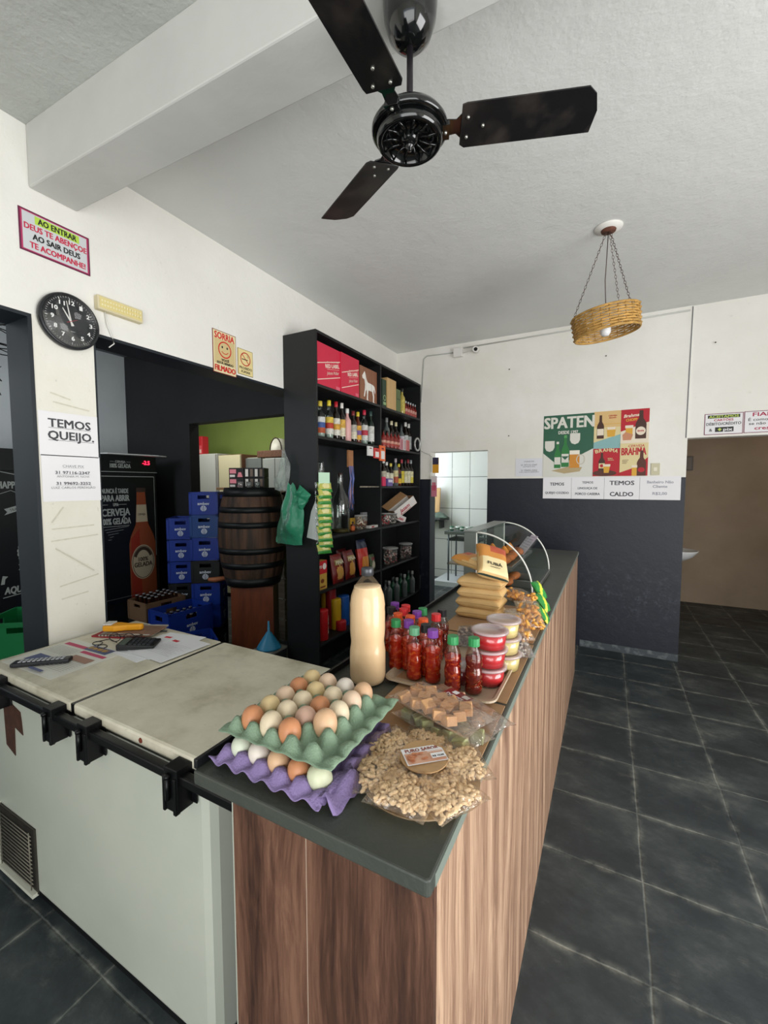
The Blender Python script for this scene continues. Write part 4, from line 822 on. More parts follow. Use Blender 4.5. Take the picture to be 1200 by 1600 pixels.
m = MB(); pillow(m, .13, .16, .05, seed=8, wr=1.2); m.T = Matrix(); p_ = m.build('tied_handle', film('4cb890', .2, .3, bump=.6, bscale=18, milky=.8), o, (.10, -.06, -.10), (R(90), R(35), 0))
hang_bag('clear_bag', 'clear plastic bag hanging above the green carrier bag', (-2.20, 2.545, 1.86), .30, (.02, .13), film('eef4f0', .15, .35, bump=.6, bscale=18, milky=.22), 9, t=.07)
o = MB().tube([(-1.90, G(652, 700, x=-1.9).y+.07*math.cos(a*PI/8), 2.045+.060*math.sin(a*PI/8)*(1.25 if a < 8 else 1)) for a in range(16)], .011, 6, closed=True).build('cookie_cutter', mat('c8cac8', .3, metal=.7)); tag(o, 'white heart-shaped wire ring at the right end of the second shelf', 'ring')
o = MB().tube([(-1.91, 4.50, 1.99), (-1.87, 4.515, 1.965), (-1.83, 4.53, 1.95), (-1.80, 4.54, 1.92)], .0025, 5).build('cord', mat('8c8c88', .6)); tag(o, 'thin cord running from the shelving to the kitchen doorway jamb', 'cord')
for i, (pa, pb, c1, c2, lb) in enumerate(((715, 739, 'd89a2c', '33304a', 'orange and navy'), (744, 776, 'c8788a', 'd8cfd0', 'pink and white'))):
    a = G(676-2*i, pa, y=4.50); b2 = G(685-3*i, pb, y=4.50); m = MB(); w_, h_ = b2.x-a.x, a.z-b2.z; m.box(0, w_, .0005, .012, 0, h_, 0); m.rect(0, w_, h_*.55, h_, 1)
    if i: m.rect(w_*.2, w_*.45, h_*.3, h_*.7, 2); m.rect(w_*.55, w_*.8, h_*.3, h_*.7, 2)
    o = m.build('hanging_packet', [mat(c1, .5), mat(c2, .5), mat('c0405a', .5)], None, (a.x, 4.50, b2.z)); tag(o, f'{lb} packet hanging at the kitchen doorway jamb', 'packet', 'packets at the kitchen doorway')

# ------------------------------------------------------------------ signs on the left wall
def sheet(name, m, mats, label, cat, y0, z0, x=XL+.0035, grp=None):
    o = m.build(name, mats, None, (x, y0, z0), LROT); return tag(o, label, cat, grp)
w_, h_ = .276, .176; m = MB(); m.box(0, w_, .0002, .003, 0, h_, 0); m.rect(.006, w_-.006, .006, h_-.006, 1); m.rect(.012, w_-.012, .010, h_-.010, 2)
m.rect(.058, .232, .128, .162, 3); m.text('AO ENTRAR', .145, .145, .15, .024, 4, .025); m.text('DEUS TE ABENÇOE', .140, .108, .243, .024, 5, .025); m.text('AO SAIR DEUS', .140, .071, .185, .024, 4, .025); m.text('TE ACOMPANHE!', .145, .034, .218, .024, 5, .025)
sheet('wall_sign', m, [mat('6a1f42', .5), mat('b83a66', .5), mat('cdd0d2', .6), mat('b9d84e', .6), mat('1c1c1e', .6), mat('c8284a', .6)], 'landscape sign reading AO ENTRAR above the clock', 'sign', .912, 2.607)
w_, h_ = .189, .269; m = MB(); m.box(0, w_, .0002, .003, 0, h_, 0); m.rect(.004, w_-.004, .004, h_-.004, 1); m.rect(.012, w_-.012, .06, h_-.052, 2)
m.text('SORRIA', w_/2, .238, .158, .040, 3, .035); m.ring(w_/2, .155, .053, .008, 3); m.disc(w_/2-.02, .170, .006, .008, 4, 12); m.disc(w_/2+.02, .170, .006, .008, 4, 12)
for i in range(8):
    a0, a1 = R(215+i*13.75), R(215+(i+1)*13.75); m.line(w_/2+.03*math.cos(a0), .160+.03*math.sin(a0), w_/2+.03*math.cos(a1), .160+.03*math.sin(a1), .005, 3)
m.text('VOCÊ', w_/2, .088, .06, .014, 4, .03); m.text('ESTÁ SENDO', w_/2, .067, .13, .014, 4, .03); m.text('FILMADO', w_/2, .032, .165, .034, 3, .035)
sheet('wall_sign', m, [mat('7a1c1c', .5), mat('e8dcb0', .6), mat('d4bf8a', .6), mat('cf2a22', .6), mat('1c1c1e', .6)], 'smiley sign reading SORRIA above the dark opening', 'sign', 1.896, 2.324)
w_, h_ = .136, .172; m = MB(); m.box(0, w_, .0002, .003, 0, h_, 0); m.rect(.003, w_-.003, .003, h_-.003, 1); m.ring(w_/2, .108, .046, .007, 2); m.line(w_/2-.033, .141, w_/2+.033, .075, .006, 2); m.rect(w_/2-.034, w_/2+.02, .102, .108, 3); m.line(w_/2+.02, .12, w_/2+.014, .142, .002, 3); m.line(w_/2+.028, .12, w_/2+.022, .136, .002, 3)
m.text('PROIBIDO', w_/2, .046, .112, .017, 3, .01); m.text('FUMAR', w_/2, .021, .08, .017, 3, .01)
sheet('wall_sign', m, [mat('8a7a30', .5), mat('ead79a', .6), mat('c03028', .6), mat('3c3626', .6)], 'small yellow no smoking sign beside the smiley sign', 'sign', 2.100, 2.358)
m = MB(); m.box(0, .245, .0002, .001, 0, .20, 0); m.k = 2; m.text('TEMOS', .125, .150, .175, .037, 1, .02); m.rect(.037, .213, .127, .1285, 1); m.text('QUEIJO.', .130, .095, .19, .037, 1, .02); m.rect(.035, .226, .071, .0725, 1)
sheet('paper_notice', m, [paper, mat('46464a', .7)], 'white paper notice reading TEMOS QUEIJO on the pillar', 'paper notice', .944, 1.735)
m = MB(); m.box(0, .245, .0002, .001, 0, .212, 0); m.k = 2; m.text('CHAVE PIX', .128, .163, .09, .012, 1, .0); m.rect(.083, .173, .1545, .1552, 1); m.text('31 97116-2347', .125, .133, .145, .013, 2, .015); m.text('ANTONIA M. NOVI', .125, .115, .135, .009, 1, .0); m.text('31 99692-3252', .127, .083, .145, .013, 2, .015); m.text('LUIZ CARLOS PERDIGÃO', .127, .063, .185, .010, 1, .0); m.rect(.052, .198, .124, .1246, 2); m.rect(.052, .2, .074, .0746, 2)
sheet('paper_notice', m, [paper, mat('8a8a8e', .7), mat('505056', .7)], 'white paper notice with two phone numbers below TEMOS QUEIJO', 'paper notice', .947, 1.527)
# tape remains and pencil marks on the pillar
m = MB(); tp_ = .0
for z, a, b2, sl in ((1.40, .02, .20, 0.006), (1.345, .015, .215, .012), (1.13, .04, .21, .03), (1.07, .045, .16, .012), (1.98, .05, .2, -.02), (2.02, .04, .12, -.02)): m.line(a, z-1.0, b2, z-1.0+sl, .006, 0)
m.line(.03, .31, .19, .18, .005, 0); m.line(.02, .43, .07, .50, .005, 0)
o = sheet('tape_residue', m, [mat('dad5c4', .8, vary=.12, vscale=60)], 'old tape marks left on the cream pillar', 'tape marks', .955, 1.0, x=XL+.0025)
# clock
ck = thing('wall_clock', 'round black wall clock with white numerals on the pillar', 'clock', (XL, 1.080, 2.354), LROT)
MB(Matrix.Rotation(PI/2, 4, 'X')).lathe([(.115, 0), (.123, .006), (.125, .02), (.123, .032), (.117, .037), (.112, .034), (.111, .026), (0, .026)], 48).build('case', mat('26272a', .3), ck)
m = MB(Matrix.Translation((0, -.0265, 0))); m.disc(0, 0, .1105, .1105, 0, 48)
for i in range(60):
    a = PI/2-2*PI*i/60; r0 = .099 if i % 5 else .095; m.line(r0*math.cos(a), r0*math.sin(a), .105*math.cos(a), .105*math.sin(a), .0012 if i % 5 else .0028, 1)
for i in range(1, 13):
    a = PI/2-2*PI*i/12; m.text(str(i), .079*math.cos(a), .079*math.sin(a), .022 if i > 9 else .012, .018, 1, .035)
m.text('quartz', 0, -.048, .018, .004, 1, 0); m.build('dial', [mat('2e3033', .4), mat('e8e8e6', .5)], ck)
def hand(a, L, w_, nm, mt, y): m = MB(); c, s_ = math.sin(R(a)), math.cos(R(a)); m.prism([(-.02*c-w_*s_*.6, -.02*s_+w_*c*.6), (-.02*c+w_*s_*.6, -.02*s_-w_*c*.6), (L*c+w_*s_*.3, L*s_-w_*c*.3), (L*c-w_*s_*.3, L*s_+w_*c*.3)], y, y+.001); m.build(nm, mt, ck)
hand(-31, .060, .007, 'hour_hand', white_pl, -.031); hand(-10, .088, .006, 'minute_hand', white_pl, -.033); hand(62, .03, .002, 'second_hand', mat('b02a3a', .5), -.035)
MB(Matrix.Rotation(PI/2, 4, 'X')).lathe([(.113, .0365), (.113, .038), (0, .0385)], 48).build('glass_cover', film('ffffff', .12, .03), ck)
# emergency light
el = thing('emergency_light', 'yellowed emergency light bar on the wall right of the clock', 'emergency light', (XL, 1.200, 2.457), LROT)
MB().box(0, .225, -.034, 0, 0, .068).build('housing', mat('d9cda8', .5), el, bev=.004); m = MB(Matrix.Translation((0, -.0345, 0))); m.rect(.008, .217, .010, .060, 0)
for i in range(15):
    for k in range(2): m.disc(.02+i*.0132, .025+k*.02, .0045, .0045, 1, 8)
m.build('lens', [mat('e3d391', .3), mat('f0e6bc', .3)], el)
MB().tube([(.045, -.012, 0), (.052, -.014, -.06), (.075, -.01, -.11), (.085, -.006, -.14), (.06, -.004, -.165)], .003, 6).build('cable', white_pl, el)
# ------------------------------------------------------------------ back wall posters
def bsheet(name, m, mats, label, cat, x0, z0, y=YB-.003, grp=None): return tag(m.build(name, mats, None, (x0, y, z0)), label, cat, grp)
def bottle2d(m, cx, z0, H, r, mi, lab=None, li=None, cap=None):
    m.poly([(cx-r, z0), (cx+r, z0), (cx+r, z0+H*.52), (cx+r*.85, z0+H*.6), (cx+r*.4, z0+H*.72), (cx+r*.34, z0+H), (cx-r*.34, z0+H), (cx-r*.4, z0+H*.72), (cx-r*.85, z0+H*.6), (cx-r, z0+H*.52)], mi)
    if lab is not None: m.rect(cx-r*.92, cx+r*.92, z0+H*.14, z0+H*.42, lab)
    if li is not None: m.disc(cx, z0+H*.28, r*.6, H*.09, li, 16)
    if cap is not None: m.rect(cx-r*.38, cx+r*.38, z0+H*.93, z0+H*1.02, cap)
w_, h_ = .454, .606; m = MB(); m.box(0, w_, .0002, .002, 0, h_, 0); m.rect(0, w_, 0, h_, 0)
m.poly([(0, 0), (w_, 0), (w_, .27), (.27, .17), (.13, .12), (0, .235)], 1); m.text('SPATEN', w_/2+.004, h_-.075, .445, .105, 1, .035); m.text('DESDE 1397', w_/2, h_-.172, .175, .03, 1, .03)
for cx, cz in ((.06, .30), (.29, .365)): m.poly([(cx-.045, cz+.055), (cx+.045, cz+.055), (cx+.045, cz-.01), (cx+.03, cz-.04), (cx, cz-.052), (cx-.03, cz-.04), (cx-.045, cz-.01)], 1)
m.poly([(.08, .06), (.25, .10), (.36, .09), (.34, .05), (.2, .03)], 2); bottle2d(m, .135, .085, .255, .030, 3, 1, None, 1); bottle2d(m, .205, .095, .305, .035, 3, 1, None, 4); m.poly([(.17, .2), (.24, .2), (.205, .165)], 0)
m.rect(.245, .335, .085, .245, 5); m.rect(.245, .335, .215, .255, 6); m.ring(.345, .165, .04, .008, 7, 20, .05); m.line(.16, .06, .26, .11, .004, 2)
bsheet('beer_poster', m, [mat('2f5f48', .6), mat('dcdad0', .6), mat('b9a47c', .6), mat('2c7a3c', .5), mat('58a05a', .5), mat('d08a2c', .5), mat('efe8d8', .6), mat('c9c4b4', .6)], 'green beer poster with two bottles and a beer mug on the back wall', 'poster', -.592, 1.682)
m = MB(); w_, h_ = .448, .61; cx = w_*.5; cz = .32; m.box(0, w_, .0002, .002, 0, h_, 0)
m.rect(0, cx, cz, h_, 1); m.rect(0, cx, cz+.14, h_, 0); m.line(0, h_-.12, cx, h_-.12, .004, 4); m.poly([(0, cz-.06), (cx, cz-.06), (cx, cz+.07), (0, cz)], 5)
bottle2d(m, .055, cz+.035, .22, .030, 3, 6); m.poly([(.115, cz+.05), (.175, cz+.05), (.185, cz+.13), (.108, cz+.13)], 4); m.rect(.112, .181, cz+.115, cz+.14, 6); m.text('CERVEJA', .155, h_-.045, .07, .012, 2, .02); m.text('BRAHMA', .155, h_-.065, .06, .01, 2, .02)
m.rect(cx, w_, cz+.09, h_, 2); m.poly([(cx, cz-.02), (w_, cz-.02), (w_, cz+.17), (cx, cz+.09)], 6); m.text('Brahma', cx+.085, h_-.055, .12, .028, 6, .02, rot=.08, shear=.3); m.text('CHOPP', cx+.085, h_-.095, .09, .024, 4, .03, rot=.05)
bottle2d(m, cx+.16, cz+.02, .255, .043, 3, None, None); m.disc(cx+.16, cz+.09, .038, .038, 6, 20); m.text('BRAHMA', cx+.16, cz+.09, .05, .014, 2, .03); m.rect(cx+.04, cx+.095, cz+.05, cz+.13, 4); m.rect(cx+.035, cx+.10, cz+.12, cz+.145, 6); m.poly([(cx+.02, cz+.01), (cx+.085, cz+.01), (cx+.10, cz+.06), (cx+.04, cz+.085), (cx+.015, cz+.06)], 7)
m.rect(0, cx, 0, cz-.05, 2); m.poly([(0, cz-.06), (cx, cz-.06), (cx, cz-.03), (0, cz-.045)], 5)
for k, ch in enumerate('BRAHMA'): m.text(ch, .03+k*.0325, .235+.012*math.sin(PI*k/5), .026, .032, 1, .03, rot=.25-.1*k)
m.disc(.10, .028, .10, .028, 8, 30); bottle2d(m, .075, .05, .17, .027, 3, 1, 2); m.poly([(.095, .03), (.135, .03), (.145, .10), (.088, .10)], 4); m.rect(.086, .147, .09, .112, 6); m.text('BEBA', .145, .165, .04, .01, 1, .02); m.text('GELADA', .15, .150, .05, .008, 1, .02)
m.rect(cx, w_, 0, cz-.02, 1); m.text('CERVEJA', cx+.13, .275, .13, .022, 2, .01, shear=.2); m.text('BRAHMA', cx+.11, .225, .195, .065, 2, .02); m.poly([(cx, 0), (w_, 0), (w_, .17), (cx+.13, .08), (cx+.0, .03)], 2)
bottle2d(m, w_-.05, .0, .23, .036, 8, None, None); m.disc(w_-.05, .055, .028, .022, 2, 16); m.rect(w_-.125, w_-.085, .0, .085, 4); m.rect(w_-.128, w_-.082, .075, .098, 6)
for k in range(3): m.line(cx+.02, .145-k*.014, cx+.07-k*.008, .145-k*.014, .004, 8)
bsheet('beer_poster', m, [mat('dcb87c', .6), mat('e0cf9c', .6), mat('b8202e', .6), mat('452417', .5), mat('dca63c', .6), mat('8ab4b4', .6), mat('eadcc6', .6), mat('c98a68', .6), mat('5a3026', .6)], 'four-part red and cream beer poster right of the green one', 'poster', -.138, 1.683)
for i, (xa, xb, lines, lb) in enumerate(((-.587, -.322, (('TEMOS', .145, .13, .028, 1), ('QUEIJO COZIDO', .058, .22, .020, 1)), 'TEMOS QUEIJO COZIDO'), (-.322, -.035, (('TEMOS', .16, .095, .020, 2), ('LINGUIÇA DE', .105, .17, .020, 2), ('PORCO CASEIRA', .05, .215, .022, 2)), 'TEMOS LINGUIÇA DE PORCO CASEIRA'), (-.035, .255, (('TEMOS', .155, .20, .038, 1), ('CALDO', .05, .19, .038, 1)), 'TEMOS CALDO'), (.255, .568, (('Banheiro Não', .162, .20, .024, 3), ('Cliente', .122, .11, .024, 3), ('R$2,00', .058, .11, .024, 3)), 'Banheiro Não Cliente R$2,00'))):
    m = MB(); w_ = xb-xa-.002; m.box(0, w_, .0002, .001, 0, .214, 0)
    for t_, z_, tw, th, mi in lines: m.text(t_, w_/2, z_, tw, th, mi, .03)
    bsheet('paper_notice', m, [paper, mat('4c4c50', .7), mat('66666a', .7), mat('a2a2ac', .7)], f'white notice reading {lb} under the posters', 'paper notice', xa, 1.463, y=YB-.003-.0006*i, grp='notices under the posters')
m = MB(); m.box(0, .265, .0002, .001, 0, .182, 0)
for t_, z_, tw, th in (('CHAVE PIX', .15, .10, .012), ('31 97116-2347', .115, .16, .014), ('ANTONIA M. NOVI', .097, .12, .009), ('31 99692-3252', .060, .16, .014), ('LUIZ CARLOS PERDIGÃO', .042, .19, .009)): m.text(t_, .135, z_, tw, th, 1, .01)
bsheet('paper_notice', m, [mat('dfdfe4', .8), mat('77777c', .7)], 'small white payment notice left of the green poster', 'paper notice', -.862, 1.69)
m = MB(); w_, h_ = .262, .178; m.box(0, w_, .0002, .003, 0, h_, 0); m.rect(.005, w_-.005, .005, h_-.005, 1); m.rect(.022, w_-.022, .138, .165, 2); m.text('ACEITAMOS', w_/2, .1515, .20, .02, 3, .03); m.text('CARTÕES', w_/2, .122, .13, .018, 4, .03); m.text('DÉBITO/CRÉDITO', w_/2, .090, .235, .022, 2, .015); m.text('&', .045, .04, .022, .024, 2, .01); m.rect(.075, .20, .022, .062, 2); m.poly([(.093, .042), (.107, .056), (.121, .042), (.107, .028)], 3); m.text('pix', .162, .042, .06, .024, 1, .03)
bsheet('wall_sign', m, [mat('7a3050', .5), mat('e6e4e6', .6), mat('2a2c2c', .6), mat('b8cc5a', .6), mat('a8284a', .6)], 'sign reading ACEITAMOS CARTÕES above the washroom opening', 'sign', .716, 2.028, y=YB+.009)
m = MB(); w_ = .30; m.box(0, w_, .0002, .003, 0, h_, 0); m.rect(.005, w_-.005, .005, h_-.005, 1); m.text('FIADO', w_/2, .150, .19, .03, 2, .035); m.text('É como dívida,', w_/2, .108, .245, .022, 3, .01); m.text('se não cobrar', w_/2, .076, .235, .022, 3, .01); m.text('cresce!', w_/2, .038, .16, .028, 2, .02)
bsheet('wall_sign', m, [mat('7a3050', .5), mat('e6e4e6', .6), mat('a8284a', .6), mat('2a2c2c', .6)], 'sign starting FIADO at the right edge above the washroom opening', 'sign', .983, 2.03, y=YB+.009)
o = thing('light_switch', 'beige light switch plate right of the posters', 'switch', (.335, YB, 1.687)); MB().box(0, .07, -.008, 0, 0, .108).build('plate', mat('c9c2a4', .5), o, bev=.003); MB().box(.022, .048, -.011, -.008, .038, .07).box(.025, .045, -.0125, -.0108, .053, .056).build('rocker', mat('e6e0cc', .4), o)
# camera, conduits, cable
o = thing('security_camera', 'white bullet security camera with junction box under the ceiling', 'security camera', (-1.52, YB, 2.99))
MB().box(-.015, .085, -.05, 0, 0, .095).build('junction_box', white_pl, o, bev=.004); MB().tube([(.085, -.025, .035), (.15, -.03, .05), (.2, -.04, .045)], .006, 6).build('bracket', white_pl, o)
T0 = Matrix.Translation((.23, -.02, .045)) @ Matrix.Rotation(R(100), 4, 'X') @ Matrix.Rotation(R(12), 4, 'Y')
MB(T0).lathe([(.026, 0), (.032, .005), (.034, .09), (.030, .12), (.024, .12), (.022, .105), (0, .105)], 24).build('body', white_pl, o); MB(T0).lathe([(.018, .1055), (0, .108)], 20).build('lens', blackpl, o)
o = MB().tube([(-1.43, YB-.006, 3.085), (.58, YB-.006, 3.10)], .007, 6).build('cable_trunking', mat('cfcfca', .6)); tag(o, 'white cable trunking along the top of the back wall', 'conduit')
o = MB().tube([(-1.52, YB-.005, 3.05), (-1.86, YB-.005, 3.06), (-1.90, YB-.005, 3.03), (-1.93, YB-.005, 2.55)], .006, 6).build('cable', mat('b5b5b0', .6)); tag(o, 'grey cable dropping behind the shelving on the back wall', 'cable')
o = MB().tube([(.588, YB-.002, 2.01), (.592, YB-.004, 2.6), (.598, YB-.003, 3.13)], .004, 6).build('cable', mat('86868a', .6)); tag(o, 'thin vertical cable at the corner above the washroom opening', 'cable')
for i, (px, py) in enumerate(((796, 577), (947, 556), (795, 681), (1118, 535))):
    p = G(px, py, y=YB-.004); o = MB(Matrix.Rotation(PI/2, 4, 'X')).lathe([(.004, 0), (.006, .006), (0, .008)], 8).build('wall_plug', mat('3a3632', .6), None, (p.x, YB, p.z)); tag(o, ('dark wall plug above and left of the green poster', 'dark wall plug under the wicker lamp', 'dark wall plug just left of the green poster', 'dark wall plug above the card payment sign')[i], 'wall plug', 'wall plugs on the back wall')

# ------------------------------------------------------------------ ceiling fan
FZ = 2.54; fxc, fyc = -.497, 1.082
cf = thing('ceiling_fan', 'black three-blade ceiling fan hanging by a rod', 'ceiling fan', (fxc, fyc, FZ))
gl = mat('0b0c0d', .12, coat=.6); bl = mat('121214', .35, vary=.2, vscale=9, col2='3a3430', v0=.45, v1=.8, bump=.05, bscale=200)
cf.scale = (.82, .82, .82); zc = (2.88-FZ)/.82
MB().lathe([(0, zc-.155), (.022, zc-.153), (.045, zc-.143), (.068, zc-.118), (.083, zc-.075), (.088, zc-.03), (.088, zc)], 36).build('canopy', gl, cf)
MB().tube([(0, 0, .03), (0, 0, zc-.12)], .0105, 14).build('rod', mat('2a262a', .35, metal=.4), cf)
MB().lathe([(0, .075), (.03, .07), (.075, .055), (.112, .030), (.124, .012), (.124, .0), (.117, -.004), (.108, -.003)], 44).build('motor_housing', gl, cf)
mt = MB(); mt.lathe([(.108, -.002), (.108, -.02), (.104, -.032), (.096, -.036), (.088, -.030), (.084, -.012), (.03, -.010), (.026, -.028), (.012, -.034), (0, -.034)], 44)
ms_ = mt.build('rotor_cover', gl, cf); m = MB()
for i in range(12):
    a = 2*PI*i/12; m.tube([(.03*math.cos(a), .03*math.sin(a), -.022), (.06*math.cos(a+.12), .06*math.sin(a+.12), -.026), (.088*math.cos(a+.05), .088*math.sin(a+.05), -.030)], .0035, 6)
m.lathe([(.014, -.03), (.014, -.046), (.006, -.048), (.006, -.056), (0, -.056)], 12); m.build('vanes', gl, ms_)
for ang in (24, 149, 269):
    Tb = Matrix.Rotation(R(ang), 4, 'Z') @ Matrix.Rotation(R(-3.6), 4, 'Y') @ Matrix.Rotation(R(-13), 4, 'X')
    m = MB(Tb); n0 = m
    m.slab([(.165, -.066), (.18, -.07), (.545, -.072), (.572, -.050), (.592, .0), (.590, .066), (.18, .066), (.165, .055)], -.004, .001); b_o = m.build('blade', bl, cf, bev=.001)
    m = MB(Tb); m.slab([(.098, -.028), (.15, -.022), (.165, -.036), (.215, -.036), (.215, .036), (.165, .036), (.15, .022), (.098, .028)], .0015, .005); m.box(.09, .128, -.024, .024, -.016, .004); m.build('blade_bracket', gl, b_o, bev=.001)
    m = MB(Tb)
    for x, y in ((.185, -.03), (.185, .03), (.235, .0), (.115, 0)): m.lathe([(.0, -.0105 if x > .15 else -.022), (.005, -.009 if x > .15 else -.02), (.006, -.004 if x > .15 else -.016)], 10, 0, (x, y, 0))
    m.build('screws', mat('a8a8a0', .3, metal=.8), b_o)
# ------------------------------------------------------------------ wicker lamp
wl = thing('wicker_pendant_lamp', 'round wicker pendant lamp hanging on three chains', 'lamp', (-.044, 2.95, ZC-.001))
MB().lathe([(.0, -.02), (.03, -.019), (.075, -.008), (.078, 0)], 36).build('ceiling_rose', white_pl, wl); MB().lathe([(0, -.026), (.04, -.024), (.042, -.017)], 24).build('rust_plate', mat('6e4434', .8, vary=.5, vscale=30), wl)
Tt = Matrix.Translation((0.0, 0, -.562)) @ Matrix.Rotation(R(-7), 4, 'Y') @ Matrix.Rotation(R(5), 4, 'X')
wick = mat('c79a52', .6, vary=.35, vscale=25, bump=.2, bscale=90)
sh = None; m = MB(Tt); ns = 26; RR = .178; NZ = 9; hh = .115
for k in range(NZ):
    z = -hh/2+hh*k/(NZ-1); m.tube([((RR+.0045*(1 if (i+k) % 2 else -1)+.006*(k/(NZ-1)))*math.cos(2*PI*i/(ns*2)*2/1), (RR+.0045*(1 if (i+k) % 2 else -1)+.006*(k/(NZ-1)))*math.sin(2*PI*i/(ns*2)*2/1), z) for i in range(ns)], .0063, 6, closed=True)
sh = m.build('woven_shade', wick, wl); m = MB(Tt)
for i in range(ns): a = 2*PI*i/ns; m.tube([(RR*math.cos(a), RR*math.sin(a), -hh/2-.003), ((RR+.006)*math.cos(a), (RR+.006)*math.sin(a), hh/2+.003)], .0035, 5)
m.build('stakes', mat('a37a3e', .6), sh); MB(Tt).tube([(RR*math.cos(a*PI/24), RR*math.sin(a*PI/24), -hh/2-.004) for a in range(48)], .006, 6, closed=True).tube([((RR+.006)*math.cos(a*PI/24), (RR+.006)*math.sin(a*PI/24), hh/2+.004) for a in range(48)], .005, 6, closed=True).build('rim_bands', wick, sh)
for a in (180, 60, -45):
    e = Tt @ Vector(((RR+.004)*math.cos(R(a)), (RR+.004)*math.sin(R(a)), hh/2)); s0 = Vector((.012*math.cos(R(a)), .012*math.sin(R(a)), -.025)); n_ = 26; m = MB()
    for i in range(n_):
        p0 = s0.lerp(e, i/n_); p1_ = s0.lerp(e, (i+1)/n_); mid = (p0+p1_)/2; d = (p1_-p0).normalized(); sd = d.cross(Vector((0, 1, 0) if i % 2 else (1, 0, 0))).normalized(); L2 = (p1_-p0).length*.62
        m.tube([mid+d*L2*math.cos(q*PI/4)+sd*.0055*math.sin(q*PI/4) for q in range(8)], .0014, 4, closed=True)
    m.build('chain', mat('5e4640', .5, metal=.5), wl)
MB().tube([(0, 0, -.02), (-.01, .01, -.3), (0, 0, -.50)], .003, 5).build('flex', mat('5a4a46', .6), wl)
MB().lathe([(0, -.635), (.02, -.632), (.030, -.615), (.030, -.585), (.022, -.56), (.016, -.50), (0, -.498)], 24).build('bulb', mat('e9e9ea', .35), wl)

# ------------------------------------------------------------------ things on the freezer lids
FZT = .8905
def flat(name, label, cat, pts_px, z, th, mats, draw=None, grp=None, rot=None):
    a = G(*pts_px[0], z=z); b2 = G(*pts_px[1], z=z); c = G(*pts_px[2], z=z); o = None
    ux = (b2-a); wv = ux.length; ang = math.atan2(ux.y, ux.x); hv = (c-b2).length
    m = MB(Matrix.Rotation(R(-90), 4, 'X')); m.T = m.T @ Matrix.Translation((0, -th, 0))
    m.box(0, wv, 0, th, 0, hv, 0)
    if draw: draw(m, wv, hv)
    o = m.build(name, mats, None, (a.x, a.y, z), (0, 0, ang)); return tag(o, label, cat, grp)
def news(m, w, h):
    m.rect(w*.03, w*.5, h*.80, h*.88, 1); m.rect(w*.5, w*.95, h*.70, h*.77, 1); m.rect(w*.44, w*.86, h*.80, h*.97, 2); m.rect(w*.12, w*.48, h*.2, h*.42, 2); m.rect(w*.55, w*.92, h*.48, h*.62, 4)
    for k in range(8): m.disc(w*(.48+.045*k), h*.89, w*.018, h*.05, 4 if k % 2 else 5, 10)
    for k in range(7): m.line(w*.05, h*(.72-.035*k), w*.5, h*(.72-.035*k), .0015, 3)
    for k in range(9): m.line(w*.52, h*(.44-.035*k), w*.95, h*(.44-.035*k), .0015, 3)
    m.rect(w*.25, w*.42, h*.03, h*.08, 2); m.rect(w*.5, w*.75, h*.03, h*.08, 2)
flat('newspaper', 'open newspaper on the left freezer lid with red headline bars', 'newspaper', ((62, 1066), (168, 1026), (110, 1001)), FZT, .001, [mat('d9d8cf', .8), mat('c0486a', .7), mat('5c6486', .7), mat('8f8f8c', .8), mat('a07c6c', .7), mat('c9a23c', .7)], draw=lambda m, w, h: None)
D.objects['newspaper'].select_set(False)
D.objects.remove(D.objects['newspaper'])
m = MB(Matrix.Rotation(R(-90), 4, 'X') @ Matrix.Translation((0, -.001, 0))); m.box(0, .36, 0, .001, 0, .275, 0); news(m, .36, .275)
tag(m.build('newspaper', [mat('d9d8cf', .8), mat('c0486a', .7), mat('5c6486', .7), mat('8f8f8c', .8), mat('a07c6c', .7), mat('c9a23c', .7)], None, (-2.14, .735, FZT), (0, 0, R(2))), 'open newspaper with red headline bars on the left freezer lid', 'newspaper')
rc = thing('remote_control', 'black remote control lying on the newspaper', 'remote control', (-1.965, .80, FZT+.0025), (0, 0, R(42)))
MB().box(-.10, .10, -.022, .022, 0, .018).build('body', mat('202226', .4), rc, bev=.006); m = MB()
for i in range(10):
    for j in range(3): m.box(-.075+i*.016, -.065+i*.016, -.015+j*.011, -.008+j*.011, .017, .0205)
m.build('buttons', mat('a9abb0', .5), rc)
def papers(m, w, h):
    m.rect(w*.12, w*.3, h*.72, h*.80, 1)
    for k in range(10): m.line(w*.12, h*(.66-.05*k), w*(.88-.07*(k % 3)), h*(.66-.05*k), .0012, 2)
for i, (x, y, a) in enumerate(((-1.86, 1.00, -4), (-1.835, 1.01, 4), (-1.80, 1.04, 10), (-1.76, 1.03, -2))):
    m = MB(Matrix.Rotation(R(-90), 4, 'X') @ Matrix.Translation((0, -.0012, 0))); m.box(0, .21, 0, .0012, 0, .23, 0); papers(m, .21, .23)
    tag(m.build('sheet_of_paper', [mat('e2e3e6', .8), mat('c8404a', .7), mat('a8a8b0', .8)], None, (x, y, FZT+.0015*i), (0, 0, R(a))), f'white printed sheet on the left freezer lid, {["bottom of the pile", "second of the pile", "third of the pile", "top of the pile under the calculator"][i]}', 'paper', 'loose papers on the freezer')
ca = thing('calculator', 'black desk calculator on the papers', 'calculator', (-1.80, 1.09, FZT+.0065), (0, 0, R(38)))
MB().prism([(-.075, 0), (.075, 0), (.075, .012), (-.075, .026)], -.048, .048).build('body', mat('1b1c1e', .4), ca, bev=.003); m = MB(Matrix.Rotation(math.atan2(.014, .15), 4, 'Y'))
for i in range(5):
    for j in range(5): m.box(-.03+i*.018, -.017+i*.018, -.040+j*.017, -.027+j*.017, .017, .0225)
